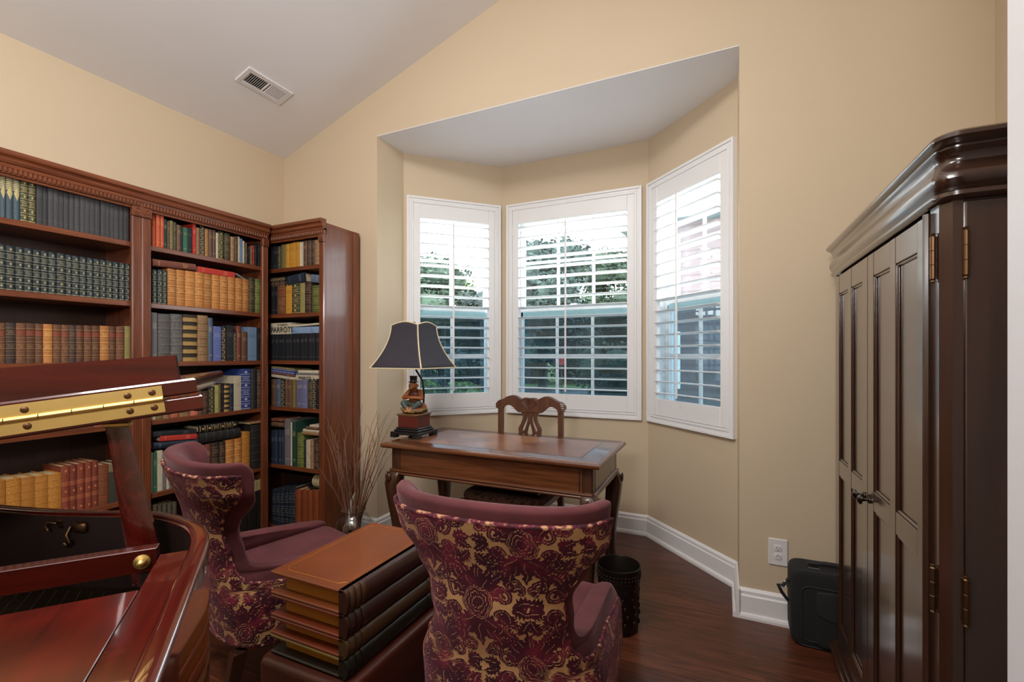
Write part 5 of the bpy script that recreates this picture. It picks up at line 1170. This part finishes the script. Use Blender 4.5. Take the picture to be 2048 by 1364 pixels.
for x, y, z in spots:
    o = link('pine_cone', cm_, M['cone']); o.location = (VX + x, VY + y, z); o.rotation_euler = (rc_.uniform(-1, 1), rc_.uniform(-1, 1), 0); tag(o, 'dark pine cone inside the glass bowl', 'pine cone', 'pine cones in the glass bowl')
for i in range(26):
    a = 2 * PI * i / 26 + rc_.uniform(-.15, .15); sp_ = rc_.uniform(.10, .36); hh = rc_.uniform(.68, 1.0) - sp_ * .25
    if math.cos(a) < -.35: sp_ = min(sp_, .15)      # keep clear of the bookcase side
    if math.sin(a) > .3: sp_ = min(sp_, .22)
    b0 = Vector((.036 * math.cos(a), .036 * math.sin(a), .17)); pts = []
    for k_ in range(9):
        t = k_ / 8; w = rc_.uniform(-.012, .012) * t
        pts.append((b0.x + sp_ * t ** 1.5 * math.cos(a) + w, b0.y + sp_ * t ** 1.5 * math.sin(a) + rc_.uniform(-.010, .010) * t, .17 + (hh - .17) * t))
    tw = MB().tube(pts, [.0046 - .0036 * k_ / 8 for k_ in range(9)], 6)
    for s_ in range(rc_.choice((1, 2, 3))):
        k_ = rc_.choice((3, 4, 5, 6)); p = Vector(pts[k_]); d = Vector((rc_.uniform(-.06, .06), rc_.uniform(-.05, .05), rc_.uniform(.08, .20)))
        tw.tube([p, p + d * .5 + Vector((rc_.uniform(-.01, .01), 0, 0)), p + d], [.0022, .0016, .0009], 5)
    tag(tw.build('twig', M['twig'], None, True, loc=(VX, VY, 0)), 'thin bare brown twig standing in the glass bowl', 'twig', 'dried twigs in the glass bowl')
tag(MB().tube([(0, -.03, .18), (.01, -.04, .28), (.03, -.045, .36), (.05, -.04, .41)], [.008, .011, .010, .003], 8).build('plume', M['white_paper'], None, True, loc=(VX, VY, 0)), 'short white plume among the twigs in the bowl', 'plume')

# ------------------------------------------------------------------ grand piano
PA = math.radians(51.54); PR = .97
pn_ = empty('grand_piano', (-.905, -.175, 0), PA); tag(pn_, 'glossy mahogany grand piano with its lid propped open', 'piano')
def L(p, q, z): return (.7 - p, q - .6, z)          # p: distance toward the bass side, q: toward the tail
OUT = [(.097, .12), (.097, .50), (.097, .78), (.0975, .86), (.100, .905), (.108, .95), (.124, .995), (.150, 1.040), (.186, 1.085), (.232, 1.122), (.308, 1.164), (.40, 1.222), (.502, 1.30), (.60, 1.37), (.72, 1.43), (.85, 1.47), (1.0, 1.49), (1.15, 1.48), (1.28, 1.42), (1.35, 1.32), (1.40, 1.15), (1.42, .9), (1.42, .12)]
def smooth_open(pts, n=4):
    out = []; m = len(pts)
    for i in range(m - 1):
        p0, p1, p2, p3 = (Vector(pts[max(0, min(m - 1, i + d))]) for d in (-1, 0, 1, 2))
        for j in range(n):
            t = j / n; out.append(.5 * ((2 * p1) + (-p0 + p2) * t + (2 * p0 - 5 * p1 + 4 * p2 - p3) * t * t + (-p0 + 3 * p1 - 3 * p2 + p3) * t ** 3))
    return out + [Vector(pts[-1])]
OS = smooth_open(OUT)
def offs(pts, d):
    o = []
    for i, p in enumerate(pts):
        t = (pts[min(i + 1, len(pts) - 1)] - pts[max(i - 1, 0)]).normalized(); o.append(p + Vector((t.y, -t.x)) * d)
    return o
ZR = .95; ZB0 = .64
secs = [(0, ZB0), (0, ZR - .005), (.0015, ZR - .0015), (.005, ZR), (.020, ZR), (.0245, ZR - .0015), (.026, ZR - .005), (.026, .78), (.026, ZB0)]
cols_ = [offs(OS, d) for d, z in secs]
MB().loft([[L(cols_[s][i].x, cols_[s][i].y, secs[s][1]) for s in range(len(secs))] for i in range(len(OS))]).build('rim', M['piano'], pn_, True, 50)
inn = offs(OS, .024)
MB().loft([[L(v.x, v.y, z) for v in offs(OS, .0268)] for z in (.79, ZR - .006)], False, False).build('inner_rim_shade', M['piano_dk'], pn_, True, 60)  # thin dark band painting the lid's shade onto the inside of the rim
plate = [L(p.x, p.y, .80) for p in inn]
MB().loft([plate, [(x, y, .80 + .012) for x, y, z in plate]]).build('iron_plate', M['iron'], pn_)
MB().box(*sorted((L(.122, 0, 0)[0], L(1.40, 0, 0)[0])), *sorted((L(0, .15, 0)[1], L(0, .40, 0)[1])), .60, .70).build('keybed', M['piano'], pn_)
def pbox(mb, p0, p1, q0, q1, z0, z1, c=.002):
    a, b_ = L(p0, q0, z0), L(p1, q1, z1); return mb.box(min(a[0], b_[0]), max(a[0], b_[0]), min(a[1], b_[1]), max(a[1], b_[1]), z0, z1, c)
pbox(MB(), .122, .1648, .13, .90, .78, .9352, .0006).build('cheek_block', M['piano'], pn_)
pbox(MB(), 1.36, 1.395, .13, .90, .78, .930).build('cheek_block', M['piano'], pn_)
pbox(MB(), .1654, 1.359, .30, .775, .915, .9365, .0008).build('music_shelf', M['piano_fig'], pn_)
pbox(MB(), .168, 1.355, .893, .915, .914, .949, .0009).build('music_rail', M['piano_x'], pn_, True, 30)
for pp in (.18, .75, 1.34): pbox(MB(), pp - .01, pp + .01, .897, .911, .812, .916).build('rail_support', M['piano_dk'], pn_)
MB().lathe_x([(.011, 0), (.011, .002), (.006, .004), (.0065, .008), (.004, .012), (.001, .013)], (0, 0, 0), 16).move(Matrix.Translation(L(.186, .893, .931)) @ Matrix.Rotation(-PI / 2, 4, 'Z')).build('brass_knob', M['brass'], pn_, True, 50)
st_ = MB(); 
for i in range(60):
    pp = .20 + i * .019; qe = np.interp(pp, [v.x for v in inn[20:]], [v.y for v in inn[20:]]); st_.tube([L(pp, .80, .845), L(pp + .03, float(qe) - .06, .838)], .0006, 4)
st_.build('strings', M['chrome'], pn_); 
# lid frame of reference: tilted about the bass edge
TL = math.radians(7.4)
def LD(p, q, h):      # p measured from the treble corner along the tilted board, h above its underside
    d = p - .112; return (.7 - (.112 + d * math.cos(TL) + h * math.sin(TL)), q - .6, 1.1565 - d * math.sin(TL) + h * math.cos(TL))
lidpoly = [(.112, .95), (.118, .985), (.14, 1.03), (.175, 1.075), (.235, 1.125), (.32, 1.175), (.41, 1.235), (.51, 1.312), (.61, 1.382), (.73, 1.442), (.86, 1.482), (1.0, 1.502), (1.15, 1.492), (1.29, 1.432), (1.36, 1.33), (1.41, 1.16), (1.43, .95)]
def slab_l(poly, h0, h1, ch=.003):
    cx = sum(p for p, q in poly) / len(poly); cy = sum(q for p, q in poly) / len(poly)
    def sc_(k_): return [(p + (cx - p) * k_ / max(.1, abs(cx - p)) * (abs(cx - p) > .02), q + (cy - q) * k_ / max(.1, abs(cy - q)) * (abs(cy - q) > .02)) for p, q in poly]
    inn_ = sc_(ch)
    return MB().loft([[LD(p, q, h) for p, q in pl_] for pl_, h in ((inn_, h0), (poly, h0 + ch), (poly, h1 - ch), (inn_, h1))])
lid = slab_l(lidpoly, 0, .026).build('lid', M['piano_x'], pn_, True, 40)
fl_ = slab_l([(.118, .95), (.118, 1.385), (1.43, 1.385), (1.43, .95)], .0295, .0555).build('lid_flap', M['piano_x'], pn_, True, 40)
lipm = MB(); q0, q1 = .985, 1.003
lipm.loft([[LD(.147, q0, h), LD(.147, q1, h), LD(1.42, q1, h + g), LD(1.42, q0, h + g)] for h, g in ((.0555, 0), (.0985, .05))]); lipm.build('flap_lip', M['piano_x'], fl_)
hg = empty('piano_hinge', (0, 0, 0)); hg.parent = pn_
for h0, h1 in ((.0305, .0500), (.0055, .0250)):
    lf_ = MB().loft([[LD(.166, q, h0), LD(1.36, q, h0), LD(1.36, q, h1), LD(.166, q, h1)] for q in (.9485, .9505)]).build('hinge_leaf', M['brass'], hg)
    hm = (h0 + h1) / 2
    for pp in (.18, .212, .335, .46, .585, .71, .835, .96):
        c = Vector(LD(pp, .9485, hm)); MB().lathe_x([(.0052, .0), (.0048, -.0012), (.002, -.0018), (.0018, -.0008), (.0005, -.0008)], tuple(c), 14, 'y').build('screw', M['brass_dk'], hg, True, 50)
nk = 31
for i in range(nk):
    a = .166 + i * 1.194 / nk; b_ = a + 1.194 / nk - .0012
    MB().tube([LD(a, .9465, .0277), LD(b_, .9465, .0277)], .0042, 10).build('knuckle', M['brass'], hg, True, 60)
c = Vector(LD(.126, .985, -.004)); MB().lathe([(.007, 0), (.009, .004)], tuple(c), 12).build('rubber_bumper', M['black'], pn_)
c = Vector(LD(.40, .985, -.014)); MB().lathe([(.0035, 0), (.005, .004), (.004, .016)], tuple(c), 12).build('lid_pin', M['brass'], pn_)
# prop
P0, P1 = Vector(L(.196, 1.000, .855)), Vector(LD(.250, 1.022, 0))
dd = (P1 - P0); ux = Vector((1, 0, 0)) ; uy = Vector((0, 1, 0))
MB().loft([[P0 + dd * t + ux * sx * w + uy * sy * .010 for sx, sy in ((-1, -.6), (-.6, -1), (.6, -1), (1, -.6), (1, .6), (.6, 1), (-.6, 1), (-1, .6))] for t, w in ((0, .024), (.35, .021), (.8, .0155), (.97, .0150))]).build('lid_prop', M['piano'], pn_, True, 40)
c = P0 + dd * .955; MB().box(c.x - .019, c.x + .019, c.y - .012, c.y + .012, c.z, c.z + .008, .002).build('prop_cup', M['brass'], pn_)
# brass lid hook on the inside of the bent side
hk = Matrix.Translation(L(.345, 1.160, .925)) @ Matrix.Rotation(math.radians(-30), 4, 'Z')
MB().box(-.03, .03, -.004, 0, -.006, .014, .002).tube([(-.028, -.006, .006), (-.040, -.010, .010), (-.046, -.010, .002), (-.040, -.010, -.006)], .003, 8).tube([(.0, -.006, .0), (.0, -.014, -.012), (.006, -.014, -.026), (.0, -.012, -.034), (-.006, -.012, -.028)], .003, 8).box(.008, .034, -.012, -.003, -.010, .010, .003).move(hk).build('lid_hook', M['brass_dk'], pn_, True, 50)
for p, q in ((.2, .28), (1.32, .28), (.95, 1.33)):
    x, y, _ = L(p, q, 0)
    MB().lathe([(.022, 0), (.030, .012), (.022, .03), (.026, .05), (.032, .08), (.048, .40), (.055, .52), (.055, .56), (.066, .58), (.066, .642)], (x, y, 0), 20).build('leg', M['piano'], pn_, True, 50)
